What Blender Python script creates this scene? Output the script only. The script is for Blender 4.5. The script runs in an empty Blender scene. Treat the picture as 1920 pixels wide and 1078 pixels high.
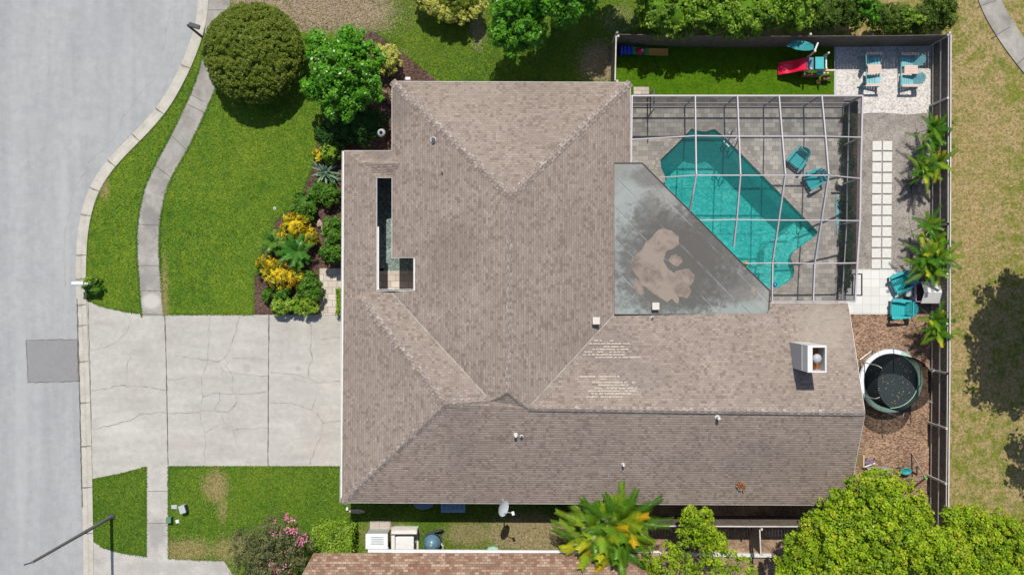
import bpy, math, random
import numpy as np
from mathutils import Vector, Matrix
from mathutils.geometry import tessellate_polygon
random.seed(7)
rng = np.random.default_rng(11)
S, H, CX, CY = 40.0, 42.0, 960.0, 539.0
scn = bpy.context.scene
col = scn.collection
R = math.radians
# ---------------- camera
cam = bpy.data.cameras.new('camera'); camo = bpy.data.objects.new('camera', cam); col.objects.link(camo)
camo.location = (0, 0, H); camo.rotation_euler = (0, 0, 0)
cam.sensor_width = 36; cam.lens = 36*H/(1920/S); cam.clip_end = 2000
scn.camera = camo
# ---------------- world and sun
w = bpy.data.worlds.new('World'); scn.world = w; w.use_nodes = True
nt = w.node_tree; bg = nt.nodes['Background']
sky = nt.nodes.new('ShaderNodeTexSky'); sky.sky_type = 'NISHITA'; sky.sun_disc = False
SUN_EL = 59.5
sky.sun_elevation = R(SUN_EL); sky.sun_rotation = R(0)
nt.links.new(sky.outputs[0], bg.inputs[0]); bg.inputs[1].default_value = 0.105
sl = bpy.data.lights.new('sun', 'SUN'); sl.energy = 4.4; sl.angle = R(0.5); sl.color = (1, 0.95, 0.86)
so = bpy.data.objects.new('sun', sl); col.objects.link(so)
so.rotation_euler = (-R(90-SUN_EL), 0, R(1.0)); so.location = (0, 20, 40)
scn.view_settings.view_transform = 'Standard'; scn.view_settings.look = 'None'
scn.view_settings.exposure = 0.0; scn.view_settings.gamma = 1.0
scn.cycles.transparent_max_bounces = 24; scn.cycles.max_bounces = 8

# ---------------- helpers
def P(px, py, z=0.0):
    k = (1-z/H)/S
    return Vector(((px-CX)*k, -(py-CY)*k, z))
def tag(o, label=None, cat=None, group=None, kind=None):
    if label: o['label'] = label
    if cat: o['category'] = cat
    if group: o['group'] = group
    if kind: o['kind'] = kind
    return o
def empty(name, loc, label=None, cat=None, group=None, rz=0):
    o = bpy.data.objects.new(name, None); col.objects.link(o)
    o.location = loc; o.rotation_euler = (0, 0, rz); o.empty_display_size = 0.2
    return tag(o, label, cat, group)
def copy_tree(o, parent=None):
    c = o.copy(); col.objects.link(c); c.parent = parent
    for ch in list(o.children): copy_tree(ch, c)
    return c
class MB:
    def __init__(s): s.v = []; s.f = []; s.c = []; s.uv = None; s.cur = None
    def face(s, pts):
        i = len(s.v); s.v += [tuple(p) for p in pts]; s.f.append(tuple(range(i, i+len(pts)))); s.c.append(s.cur)
    def box(s, c, d, M=None, rz=0):
        x, y, z = (a/2 for a in d); A = Matrix.Rotation(rz, 3, 'Z') if rz else None
        pts = []
        for k in ((-x,-y,-z),(x,-y,-z),(x,y,-z),(-x,y,-z),(-x,-y,z),(x,-y,z),(x,y,z),(-x,y,z)):
            q = Vector(k)
            if M is not None: q = M @ q
            if A is not None: q = A @ q
            pts.append(q+Vector(c))
        i = len(s.v); s.v += [tuple(p) for p in pts]
        for f in ((0,3,2,1),(4,5,6,7),(0,1,5,4),(1,2,6,5),(2,3,7,6),(3,0,4,7)):
            s.f.append(tuple(i+k for k in f)); s.c.append(s.cur)
        return s
    def beam(s, a, b, wd, hd):
        a = Vector(a); b = Vector(b); d = (b-a); L = d.length; d.normalize()
        up = Vector((0,0,1))
        if abs(d.z) > .95: up = Vector((0,1,0))
        sx = d.cross(up).normalized(); uz = sx.cross(d).normalized()
        M = Matrix((d, sx, uz)).transposed()
        return s.box((a+b)/2, (L, wd, hd), M)
    def tube(s, pts, r, n=8, cap=True):
        pts = [Vector(p) for p in pts]; m = len(pts)
        rr = r if isinstance(r, (list, tuple)) else [r]*m
        base = len(s.v); px = None
        for i, p in enumerate(pts):
            d = (pts[min(i+1, m-1)]-pts[max(i-1, 0)]).normalized()
            if px is None:
                up = Vector((0,0,1)) if abs(d.z) < .9 else Vector((1,0,0))
                px = d.cross(up).normalized()
            else: px = (px-d*px.dot(d)).normalized()
            py = d.cross(px)
            for k in range(n):
                a = 2*math.pi*k/n
                s.v.append(tuple(p+(px*math.cos(a)+py*math.sin(a))*rr[i]))
        for i in range(m-1):
            for k in range(n):
                s.f.append((base+i*n+k, base+i*n+(k+1)%n, base+(i+1)*n+(k+1)%n, base+(i+1)*n+k)); s.c.append(s.cur)
        if cap:
            s.f.append(tuple(base+k for k in range(n))[::-1]); s.c.append(s.cur)
            s.f.append(tuple(base+(m-1)*n+k for k in range(n))); s.c.append(s.cur)
        return s
    def lathe(s, c, prof, n=20, sx=1, sy=1):
        base = len(s.v); m = len(prof)
        for (r, z) in prof:
            for k in range(n):
                a = 2*math.pi*k/n; s.v.append((c[0]+r*math.cos(a)*sx, c[1]+r*math.sin(a)*sy, c[2]+z))
        for i in range(m-1):
            for k in range(n):
                s.f.append((base+i*n+k, base+i*n+(k+1)%n, base+(i+1)*n+(k+1)%n, base+(i+1)*n+k)); s.c.append(s.cur)
        s.f.append(tuple(base+k for k in range(n))[::-1]); s.c.append(s.cur)
        s.f.append(tuple(base+(m-1)*n+k for k in range(n))); s.c.append(s.cur)
        return s
    def prism(s, poly, z0, z1, holes=(), bottom=False):
        loops = [[Vector((p[0], p[1], 0)) for p in poly]]+[[Vector((p[0], p[1], 0)) for p in h] for h in holes]
        tris = tessellate_polygon(loops); allp = [p for l in loops for p in l]
        base = len(s.v); s.v += [(p.x, p.y, z1) for p in allp]
        for t in tris:
            a, b, c = (allp[k] for k in t)
            if (b-a).cross(c-a).z < 0: t = t[::-1]
            s.f.append(tuple(base+k for k in t)); s.c.append(s.cur)
        if z0 is not None:
            for l in loops:
                n = len(l); b = len(s.v)
                s.v += [(p.x, p.y, z0) for p in l]+[(p.x, p.y, z1) for p in l]
                for k in range(n):
                    s.f.append((b+k, b+(k+1)%n, b+n+(k+1)%n, b+n+k)); s.c.append(s.cur)
            if bottom:
                b = len(s.v); s.v += [(p.x, p.y, z0) for p in allp]
                for t in tris: s.f.append(tuple(b+k for k in t)); s.c.append(s.cur)
        return s
    def build(s, name, mat, parent=None, world=False, smooth=False, bevel=0):
        me = bpy.data.meshes.new(name); me.from_pydata(s.v, [], s.f)
        if any(c is not None for c in s.c):
            at = me.color_attributes.new('Col', 'FLOAT_COLOR', 'CORNER')
            arr = []
            for f, c in zip(s.f, s.c):
                c = c or (.5, .5, .5); arr += [c[0], c[1], c[2], 1.0]*len(f)
            at.data.foreach_set('color', arr)
        if s.uv:
            ul = me.uv_layers.new(name='UVMap'); ul.data.foreach_set('uv', [x for p in s.uv for x in p])
        if smooth: me.polygons.foreach_set('use_smooth', [True]*len(s.f))
        me.update()
        o = bpy.data.objects.new(name, me); col.objects.link(o)
        if mat: me.materials.append(mat)
        if parent:
            o.parent = parent
            if world:
                o.location = -parent.location
        if bevel:
            m = o.modifiers.new('bevel', 'BEVEL'); m.width = bevel; m.segments = 2; m.limit_method = 'ANGLE'
        return o
def pxpoly(l, z=0): return [P(x, y, z) for x, y in l]

# ---------------- materials
def newmat(name):
    m = bpy.data.materials.new(name); m.use_nodes = True; n = m.node_tree
    return m, n, n.nodes['Principled BSDF']
def N(n, t, **kw):
    x = n.nodes.new(t)
    for k, v in kw.items(): setattr(x, k, v)
    return x
def coords(n, scale=(1,1,1), kind='Object', rot=(0,0,0)):
    tc = N(n, 'ShaderNodeTexCoord'); mp = N(n, 'ShaderNodeMapping')
    mp.inputs['Scale'].default_value = scale; mp.inputs['Rotation'].default_value = rot
    n.links.new(tc.outputs[kind], mp.inputs[0]); return mp.outputs[0]
def noise(n, vec, scale, detail=4, rough=.6, dist=0):
    x = N(n, 'ShaderNodeTexNoise'); x.inputs['Scale'].default_value = scale; x.inputs['Detail'].default_value = detail
    x.inputs['Roughness'].default_value = rough; x.inputs['Distortion'].default_value = dist
    n.links.new(vec, x.inputs['Vector']); return x.outputs['Fac']
def ramp(n, fac, stops, interp='LINEAR'):
    r = N(n, 'ShaderNodeValToRGB'); r.color_ramp.interpolation = interp; e = r.color_ramp.elements
    while len(e) < len(stops): e.new(.5)
    for k, (p, c) in enumerate(stops):
        e[k].position = p
        e[k].color = (c, c, c, 1) if isinstance(c, (int, float)) else (*c, 1)
    n.links.new(fac, r.inputs[0]); return r.outputs[0]
def mix(n, fac, a, b, mode='MIX'):
    m = N(n, 'ShaderNodeMix', data_type='RGBA', blend_type=mode)
    for sock, v in ((m.inputs[0], fac), (m.inputs[6], a), (m.inputs[7], b)):
        if hasattr(v, 'links'): n.links.new(v, sock)
        elif isinstance(v, (int, float)): sock.default_value = v
        else: sock.default_value = (*v, 1)
    return m.outputs[2]
def math_(n, op, a, b=None, c=None):
    m = N(n, 'ShaderNodeMath', operation=op)
    for i, v in enumerate((a, b, c)):
        if v is None: continue
        if hasattr(v, 'links'): n.links.new(v, m.inputs[i])
        else: m.inputs[i].default_value = v
    return m.outputs[0]
def bump(n, p, h, strength=.5, dist=.02):
    b = N(n, 'ShaderNodeBump'); b.inputs['Strength'].default_value = strength; b.inputs['Distance'].default_value = dist
    n.links.new(h, b.inputs['Height']); n.links.new(b.outputs[0], p.inputs['Normal'])
def plain(name, c, rough=.6, var=.12, sc=6, metal=0, bmp=0):
    m, n, p = newmat(name); v = coords(n)
    f = noise(n, v, sc, 5)
    a = tuple(x*(1-var) for x in c); b = tuple(min(1, x*(1+var)) for x in c)
    n.links.new(ramp(n, f, [(.3, a), (.7, b)]), p.inputs['Base Color'])
    p.inputs['Roughness'].default_value = rough; p.inputs['Metallic'].default_value = metal
    if bmp: bump(n, p, noise(n, v, sc*4, 4), bmp)
    return m
def spot(n, px, py, rx, ry, nz, amt=.5):
    """soft stain of its own shape at a place on the ground, edge broken by noise"""
    tc = N(n, 'ShaderNodeTexCoord'); mp = N(n, 'ShaderNodeMapping', vector_type='TEXTURE')
    c = P(px, py); mp.inputs['Location'].default_value = (c.x, c.y, 0); mp.inputs['Scale'].default_value = (rx/S, ry/S, 50)
    n.links.new(tc.outputs['Object'], mp.inputs[0])
    g = N(n, 'ShaderNodeTexGradient', gradient_type='SPHERICAL'); n.links.new(mp.outputs[0], g.inputs[0])
    t = math_(n, 'ADD', g.outputs['Fac'], math_(n, 'MULTIPLY', math_(n, 'SUBTRACT', nz, .5), amt))
    r = ramp(n, t, [(.12, 0.), (.45, 1.)])
    return math_(n, 'MULTIPLY', r, math_(n, 'GREATER_THAN', g.outputs['Fac'], .001))
def grassmat(name, c1, c2, dry=(.30,.24,.12), spots=(), base_dry=0., darks=()):
    m, n, p = newmat(name); v = coords(n)
    big = noise(n, v, .35, 5, .6); mid = noise(n, v, 2.2, 5, .65); fine = noise(n, v, 11, 5, .75); ff = noise(n, coords(n, (1,2.2,1)), 22, 3, .8)
    g = mix(n, ramp(n, big, [(.35, 0.), (.65, 1.)]), c1, c2)
    g = mix(n, ramp(n, mid, [(.36, 0.), (.64, .75)]), g, tuple(a*b for a, b in zip(c2, (1.45,1.18,.9))))
    g = mix(n, 1.0, g, ramp(n, fine, [(.30, .45), (.5, 1.), (.72, 1.5)]), 'MULTIPLY')
    g = mix(n, 1.0, g, ramp(n, ff, [(.3, .68), (.7, 1.32)]), 'MULTIPLY')
    d = mix(n, ramp(n, fine, [(.35, 0.), (.65, 1.)]), tuple(a*.62 for a in dry), tuple(min(1, a*1.35) for a in dry))
    d = mix(n, ramp(n, ff, [(.45, 0.), (.75, .6)]), d, tuple(min(1,a*.55) for a in dry))
    fac = None
    nz = noise(n, v, 1.6, 8, .75)
    nz2 = noise(n, coords(n, (1.,1,1)), 4.5, 6, .8)
    if base_dry > 0:
        fac = ramp(n, math_(n, 'ADD', math_(n, 'MULTIPLY', nz, .45), math_(n, 'ADD', math_(n, 'MULTIPLY', nz2, .35), math_(n, 'MULTIPLY', big, .2))), [(base_dry, 1.), (base_dry+.075, .05)])
        d = mix(n, 1., d, ramp(n, noise(n, v, 6.5, 5, .75), [(.33, .42), (.48, .95), (.7, 1.3)]), 'MULTIPLY')
    for s_ in spots:
        q = spot(n, *s_[:4], nz2, 1.1); q = math_(n, 'MULTIPLY', q, s_[4] if len(s_) > 4 else 1.)
        fac = q if fac is None else math_(n, 'MAXIMUM', fac, q)
    if fac is not None: g = mix(n, fac, g, d)
    n.links.new(g, p.inputs['Base Color']); p.inputs['Roughness'].default_value = .95
    p.inputs['Specular IOR Level'].default_value = .1
    bump(n, p, math_(n, 'ADD', fine, ff), .8, .05)
    return m
def cellmat(name, cols, scale, rough=.9, stretch=(1,1,1), b=.6, bd=.03, nsc=1.0, nd=.25, jit=1.0, rot=0):
    m, n, p = newmat(name); v = coords(n, stretch, rot=(0,0,rot))
    vo = N(n, 'ShaderNodeTexVoronoi'); vo.inputs['Scale'].default_value = scale; vo.inputs['Randomness'].default_value = jit
    n.links.new(v, vo.inputs['Vector'])
    sep = N(n, 'ShaderNodeSeparateColor'); n.links.new(vo.outputs['Color'], sep.inputs[0])
    k = len(cols); c = ramp(n, sep.outputs[0], [((i+.0)/max(1, k-1), cc) for i, cc in enumerate(cols)])
    c = mix(n, 1.0, c, ramp(n, noise(n, coords(n), nsc, 6, .65), [(.3, 1-nd), (.7, 1+nd)]), 'MULTIPLY')
    n.links.new(c, p.inputs['Base Color']); p.inputs['Roughness'].default_value = rough
    p.inputs['Specular IOR Level'].default_value = .2
    bump(n, p, math_(n, 'SUBTRACT', 1., vo.outputs['Distance']), b, bd)
    return m
def concretemat(name, c, sc=1.2, stain=(.7,.7,.7), amt=.35, fine=40, streak=None, spots=()):
    m, n, p = newmat(name); v = coords(n)
    a = noise(n, v, sc, 7, .65, .3); b = noise(n, v, fine, 3, .8); d = noise(n, v, sc*7, 5, .7)
    g = mix(n, ramp(n, a, [(.35, 0.), (.72, amt)]), c, tuple(x*y for x, y in zip(c, stain)))
    g = mix(n, 1.0, g, ramp(n, b, [(.25, .86), (.75, 1.12)]), 'MULTIPLY')
    g = mix(n, 1.0, g, ramp(n, d, [(.3, .9), (.7, 1.08)]), 'MULTIPLY')
    if streak:
        st = noise(n, coords(n, streak), 1.2, 5, .6)
        g = mix(n, 1.0, g, ramp(n, st, [(.3, .88), (.7, 1.07)]), 'MULTIPLY')
    for s_ in spots:
        g = mix(n, math_(n, 'MULTIPLY', spot(n, *s_[:4], a, .9), s_[4]), g, s_[5])
    n.links.new(g, p.inputs['Base Color']); p.inputs['Roughness'].default_value = .9
    p.inputs['Specular IOR Level'].default_value = .25
    bump(n, p, b, .25, .01)
    return m
def brickmat(name, cols, bw, bh, mortar, mc, kind='Object', rot=0, rough=.85, off=.5, b=.5, bd=.01, nsc=.7, nd=.15, fine=.12, sq=1, ms=.1, rowshade=None, bias=0., dabs=None, wear=False):
    m, n, p = newmat(name); v = coords(n, (1,1,1), kind, (0,0,rot))
    br = N(n, 'ShaderNodeTexBrick', offset=off, squash=sq)
    n.links.new(v, br.inputs['Vector'])
    for k, q in (('Scale',1.),('Mortar Size',mortar),('Mortar Smooth',ms),('Bias',bias),('Brick Width',bw),('Row Height',bh)): br.inputs[k].default_value = q
    br.inputs['Color1'].default_value = (0,0,0,1); br.inputs['Color2'].default_value = (1,1,1,1); br.inputs['Mortar'].default_value = (.5,.5,.5,1)
    c = ramp(n, br.outputs['Color'], cols)
    big = noise(n, v, nsc, 6, .65, .4); fi = noise(n, v, 26, 3, .75)
    c = mix(n, 1.0, c, ramp(n, big, [(.3, 1-nd), (.7, 1+nd)]), 'MULTIPLY')
    c = mix(n, 1.0, c, ramp(n, fi, [(.3, 1-fine), (.7, 1+fine)]), 'MULTIPLY')
    if dabs:
        # weathered tabs: chunky blotches snapped to courses
        v2 = coords(n, (1/dabs[0], 1/dabs[1], 1), kind, (0,0,rot))
        sn = N(n, 'ShaderNodeVectorMath', operation='FLOOR'); n.links.new(v2, sn.inputs[0])
        wn = N(n, 'ShaderNodeTexWhiteNoise', noise_dimensions='2D'); n.links.new(sn.outputs[0], wn.inputs['Vector'])
        t = math_(n, 'ADD', wn.outputs['Value'], math_(n, 'MULTIPLY', math_(n, 'SUBTRACT', noise(n, v, 1.1, 4), .5), .6))
        c = mix(n, ramp(n, t, [(dabs[2], 0.), (dabs[2]+.12, dabs[3])]), c, dabs[4])
    c = mix(n, br.outputs['Fac'], c, mc)
    if wear:
        nz = noise(n, coords(n), 1.6, 5, .7)
        for s_ in ((1500,615,60,70,.5,(.36,.31,.26)),(1120,640,70,50,.35,(.17,.145,.14)),(1180,690,60,30,.3,(.17,.15,.145)),(860,480,60,90,.25,(.15,.125,.11)),(730,300,40,25,.45,(.13,.115,.105)),(905,200,60,30,.2,(.32,.27,.235)),
                   (700,700,60,60,.25,(.29,.24,.21)),(870,800,40,120,.22,(.15,.125,.11)),(1400,840,120,50,.25,(.15,.125,.11)),(1150,420,22,150,.35,(.31,.26,.23)),(1500,930,60,30,.3,(.17,.11,.09)),(760,215,30,60,.4,(.15,.125,.115))):
            c = mix(n, math_(n, 'MULTIPLY', spot(n, *s_[:4], nz, 1.2), s_[4]), c, s_[5])
    n.links.new(c, p.inputs['Base Color']); p.inputs['Roughness'].default_value = rough
    p.inputs['Specular IOR Level'].default_value = .2
    h = math_(n, 'SUBTRACT', 1., br.outputs['Fac'])
    if rowshade:   # each course tilts: height falls towards its upper edge
        sep = N(n, 'ShaderNodeSeparateXYZ'); n.links.new(v, sep.inputs[0])
        fr = math_(n, 'FRACT', math_(n, 'DIVIDE', sep.outputs[1], bh))
        tri = math_(n, 'MINIMUM', math_(n, 'DIVIDE', fr, .34), math_(n, 'DIVIDE', math_(n, 'SUBTRACT', 1., fr), .66))
        h = math_(n, 'ADD', math_(n, 'MULTIPLY', tri, rowshade), math_(n, 'MULTIPLY', h, .3))
        h = math_(n, 'ADD', h, math_(n, 'MULTIPLY', fi, .25))
    bump(n, p, h, b, bd)
    return m
def leafmat(name, trans=.3, rough=.45):
    m, n, p = newmat(name)
    at = N(n, 'ShaderNodeAttribute', attribute_name='Col')
    n.links.new(at.outputs['Color'], p.inputs['Base Color']); p.inputs['Roughness'].default_value = rough
    p.inputs['Specular IOR Level'].default_value = .2
    tr = N(n, 'ShaderNodeBsdfTranslucent'); n.links.new(mix(n, 1., at.outputs['Color'], (1.25,1.2,.5), 'MULTIPLY'), tr.inputs[0])
    mx = N(n, 'ShaderNodeMixShader'); mx.inputs[0].default_value = trans
    n.links.new(p.outputs[0], mx.inputs[1]); n.links.new(tr.outputs[0], mx.inputs[2])
    n.links.new(mx.outputs[0], n.nodes['Material Output'].inputs[0])
    return m
def netmat(name, c, a):
    m, n, p = newmat(name); n.nodes.remove(p)
    lw = N(n, 'ShaderNodeLayerWeight'); lw.inputs[0].default_value = .5
    cos = math_(n, 'MAXIMUM', math_(n, 'SUBTRACT', 1., lw.outputs['Facing']), .12)
    f = math_(n, 'SUBTRACT', 1., math_(n, 'POWER', 1-a, math_(n, 'DIVIDE', 1., cos)))
    t = N(n, 'ShaderNodeBsdfTransparent'); d = N(n, 'ShaderNodeBsdfDiffuse'); d.inputs[0].default_value = (*c, 1)
    mx = N(n, 'ShaderNodeMixShader'); n.links.new(f, mx.inputs[0]); n.links.new(t.outputs[0], mx.inputs[1]); n.links.new(d.outputs[0], mx.inputs[2])
    n.links.new(mx.outputs[0], n.nodes['Material Output'].inputs[0]); return m
M = {}
M['leaf'] = leafmat('leaf'); M['waxleaf'] = leafmat('glossy_leaf', .2, .3)
M['lawn'] = grassmat('lawn_grass', (.060,.155,.013), (.130,.218,.021), (.36,.29,.12),
    spots=[(405,912,30,40,.9),(418,950,14,40,.45),(350,1030,70,26,.7),(440,1030,60,30,.6),(195,350,14,34,.6),(310,560,9,90,.5),(640,1000,30,20,.3)])
M['lawn_back'] = grassmat('side_grass', (.060,.148,.013), (.120,.200,.019), (.40,.31,.22),
    spots=[(590,15,190,62,1.),(480,0,100,40,1.),(690,25,70,50,.7),(1125,120,50,50,.85),(895,55,18,40,.5),(1160,40,50,40,.45),(760,100,14,10,.5)])
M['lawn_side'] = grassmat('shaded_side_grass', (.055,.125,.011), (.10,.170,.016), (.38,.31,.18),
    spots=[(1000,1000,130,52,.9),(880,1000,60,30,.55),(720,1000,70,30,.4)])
M['dry'] = grassmat('dry_field_grass', (.085,.150,.016), (.15,.190,.028), (.42,.315,.150), base_dry=.475,
    spots=[(1840,300,60,220,.55),(1820,420,60,160,.6)])
M['turf'] = grassmat('synthetic_turf', (.050,.135,.0045), (.070,.160,.006))
M['road'] = concretemat('asphalt_road', (.375,.378,.378), .35, (.86,.87,.88), .8, 60, (1.1,.10,1), [(100,675,60,60,.25,(.33,.33,.33)),(60,250,90,30,.35,(.33,.33,.33)),(120,480,14,240,.3,(.43,.43,.42)),(40,800,16,300,.35,(.42,.42,.42)),(190,60,70,60,.25,(.32,.32,.33)),(85,900,14,260,.25,(.31,.31,.315)),(240,130,12,150,.3,(.42,.42,.42)),(150,240,60,20,.3,(.42,.42,.42))])
M['patch'] = concretemat('asphalt_patch', (.265,.26,.262), 2, (.8,.8,.8), .5, 30)
M['kerb'] = concretemat('kerb_concrete', (.52,.49,.43), 1.5, (.66,.64,.62), .7, 30)
M['walk'] = concretemat('sidewalk_concrete', (.40,.378,.345), 1.0, (.50,.49,.48), 1., 30, None, [(280,410,20,30,.7,(.22,.21,.20)),(278,520,20,20,.6,(.25,.24,.23)),(335,270,30,40,.4,(.26,.25,.235)),(285,565,24,20,.7,(.56,.53,.49)),(395,165,20,20,.3,(.3,.28,.26))])
M['walk_light'] = concretemat('pale_sidewalk_concrete', (.50,.475,.44), 1.2, (.66,.65,.64), .8, 30, None, [(296,1000,20,40,.6,(.27,.265,.255)),(310,1062,60,16,.4,(.33,.32,.31)),(400,1060,30,12,.4,(.33,.32,.31))])
M['drive'] = concretemat('driveway_concrete', (.475,.455,.418), .55, (.82,.80,.78), .6, 45, (.35,1.4,1), [(430,620,26,50,.35,(.40,.37,.34)),(570,740,30,30,.4,(.40,.385,.36)),(400,745,36,30,.4,(.39,.38,.36)),(285,690,20,26,.35,(.38,.365,.34)),(540,610,40,14,.3,(.40,.36,.33)),(230,800,60,40,.3,(.60,.585,.55)),(340,830,50,20,.25,(.42,.37,.33)),(600,840,40,26,.3,(.45,.38,.34)),(360,600,40,10,.3,(.40,.35,.31)),(463,690,9,12,.4,(.30,.29,.27)),(560,690,8,8,.35,(.27,.25,.23))])
M['crack'] = plain('crack', (.33,.31,.28), .95, .3, 3)
M['crackd'] = plain('dark_joint', (.13,.115,.10), .95)
M['mulch'] = cellmat('dark_mulch', [(.035,.020,.016),(.10,.058,.045),(.16,.10,.08)], 16, stretch=(1,1.6,1), nd=.3)
M['chips'] = cellmat('wood_chips', [(.12,.068,.042),(.24,.15,.098),(.40,.28,.195),(.18,.10,.062)], 13, stretch=(1,1.7,1), nd=.28, rot=.5)
M['wgravel'] = cellmat('white_gravel', [(.40,.37,.34),(.58,.55,.52),(.70,.67,.64),(.50,.46,.42)], 14, nd=.10)
M['ggravel'] = cellmat('grey_gravel', [(.20,.175,.155),(.34,.31,.28),(.27,.24,.22)], 20, nd=.26, nsc=1.6)
M['tgravel'] = cellmat('courtyard_gravel', [(.10,.14,.13),(.20,.26,.24),(.33,.38,.36)], 16)
M['soil'] = cellmat('brown_soil', [(.20,.13,.085),(.33,.225,.15)], 12, nd=.4)
M['stone'] = concretemat('pale_stone', (.66,.65,.62), 1.5, (.85,.84,.82), .6, 30)
M['tile'] = brickmat('patio_tile', [(0,(.60,.59,.575)),(1,(.68,.67,.655))], .40, .40, .008, (.48,.46,.44), off=0, nd=.05, fine=.05)
M['paver'] = brickmat('pool_deck_paver', [(0,(.30,.278,.248)),(.4,(.38,.352,.315)),(.7,(.44,.408,.365)),(1,(.52,.48,.43))], .29, .22, .007, (.24,.22,.20), nd=.14, b=.4)
M['entry'] = brickmat('entry_paver', [(0,(.42,.36,.31)),(.5,(.52,.46,.40)),(1,(.62,.57,.51))], .42, .30, .012, (.30,.26,.23), nd=.15)
M['coping'] = brickmat('coping_brick', [(0,(.33,.295,.26)),(1,(.46,.41,.36))], .16, .16, .008, (.27,.245,.22))
M['shingle'] = brickmat('brown_shingle', [(0,(.252,.200,.166)),(.35,(.280,.226,.190)),(.7,(.298,.241,.203)),(1,(.328,.270,.229))], .20, .112, .004, (.17,.135,.115),
    kind='UV', nd=.10, fine=.16, rowshade=1., b=.6, bd=.013, nsc=.45, dabs=(.13,.112,.78,.62,(.165,.128,.108)), wear=True)
M['shingle2'] = brickmat('tan_shingle', [(0,(.19,.118,.080)),(.4,(.27,.178,.125)),(.7,(.32,.215,.155)),(1,(.41,.295,.215))], .20, .115, .008, (.16,.10,.07),
    kind='UV', nd=.10, fine=.15, rowshade=1., b=.6, bd=.015, dabs=(.20,.115,.74,.7,(.20,.085,.050)))
M['cap'] = brickmat('ridge_shingle', [(0,(.235,.19,.165)),(.5,(.29,.24,.21)),(1,(.38,.325,.29))], .24, .30, .012, (.15,.118,.10), kind='UV', nd=.1, fine=.15, rowshade=None, b=.8, bd=.02)
M['newtab'] = plain('pale_shingle_tab', (.42,.36,.305), .9, .25, 12)
M['white'] = plain('white_paint', (.70,.69,.675), .45, .06)
M['offwhite'] = plain('cream_paint', (.62,.57,.50), .6, .08)
M['stucco'] = plain('stucco_wall', (.50,.44,.37), .9, .08, 10, bmp=.3)
M['alu'] = plain('aluminium_frame', (.47,.425,.445), .4, .05)
M['bronze'] = plain('dark_frame', (.05,.045,.045), .4)
M['screen'] = netmat('insect_screen', (.06,.066,.072), .17)
M['wscreen'] = netmat('wall_screen', (.06,.068,.07), .24)
M['net'] = netmat('safety_net', (.012,.016,.02), .40)
M['teal'] = plain('teal_plastic', (.035,.40,.42), .4, .07)
M['tealfade'] = plain('faded_teal_paint', (.19,.46,.50), .6, .15)
M['tealdeep'] = plain('teal_canvas', (.02,.24,.25), .6)
M['pinkwood'] = plain('weathered_pink_wood', (.66,.50,.43), .7, .12, 10)
M['red'] = plain('red_plastic', (.72,.012,.06), .3, .08)
M['blue'] = plain('blue_plastic', (.012,.06,.62), .35, .08)
M['green'] = plain('green_plastic', (.08,.42,.05), .4, .08)
M['orange'] = plain('orange_plastic', (.62,.33,.08), .4, .12)
M['wood'] = plain('weathered_wood', (.30,.235,.18), .85, .2, 8, bmp=.2)
M['grwood'] = plain('grey_board', (.34,.33,.31), .85, .15, 8)
M['brownwood'] = plain('brown_plank', (.20,.10,.06), .8, .2, 8)
M['rail'] = plain('fence_rail', (.54,.50,.46), .8, .15, 5)
M['trunk'] = plain('bark', (.16,.115,.08), .95, .3, 12, bmp=.5)
M['palmbark'] = plain('pale_bark', (.34,.27,.22), .9, .25, 12)
M['black'] = plain('black_metal', (.02,.022,.028), .4)
M['dark'] = plain('dark_grey', (.05,.055,.06), .6)
M['mat'] = plain('trampoline_fabric', (.018,.03,.035), .75, .15)
M['pad'] = plain('pale_green_pad', (.38,.60,.47), .6, .14, 3)
M['padw'] = plain('white_pad', (.74,.76,.80), .5, .06)
M['steel'] = plain('galvanised_steel', (.52,.55,.56), .35, .12, 8, metal=.4)
M['grey'] = plain('grey_plastic', (.42,.44,.45), .5, .08)
M['bluegrey'] = plain('blue_grey_plastic', (.10,.20,.27), .35, .15, 6)
M['lavender'] = plain('lavender_plastic', (.30,.20,.31), .6, .1)
M['copper'] = plain('copper_lining', (.48,.16,.055), .4, .3, 8, metal=.5)
M['rock'] = plain('tan_rock', (.42,.33,.26), .9, .25, 8, bmp=.4)
M['boxgreen'] = plain('utility_green', (.10,.22,.13), .5)
M['yellow'] = plain('yellow_board', (.66,.50,.26), .7, .1)
M['greypole'] = plain('weathered_pole', (.16,.15,.14), .7)
M['glass'] = plain('blue_cover', (.17,.27,.42), .3, .1)
def fencemat():
    m, n, p = newmat('fence_board'); tc = N(n, 'ShaderNodeTexCoord')
    sep = N(n, 'ShaderNodeSeparateXYZ'); n.links.new(tc.outputs['UV'], sep.inputs[0])
    u = math_(n, 'DIVIDE', sep.outputs[0], .14)
    wn = N(n, 'ShaderNodeTexWhiteNoise', noise_dimensions='1D'); n.links.new(math_(n, 'FLOOR', u), wn.inputs['W'])
    c = ramp(n, wn.outputs['Value'], [(0,(.075,.060,.048)),(.5,(.11,.09,.074)),(1,(.15,.125,.105))])
    c = mix(n, 1., c, ramp(n, noise(n, coords(n), 3, 6, .7), [(.3,.75),(.7,1.25)]), 'MULTIPLY')
    n.links.new(c, p.inputs['Base Color']); p.inputs['Roughness'].default_value = .9
    return m
M['fence'] = plain('fence_board', (.16,.13,.105), .9, .35, 4, bmp=.3)
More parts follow.
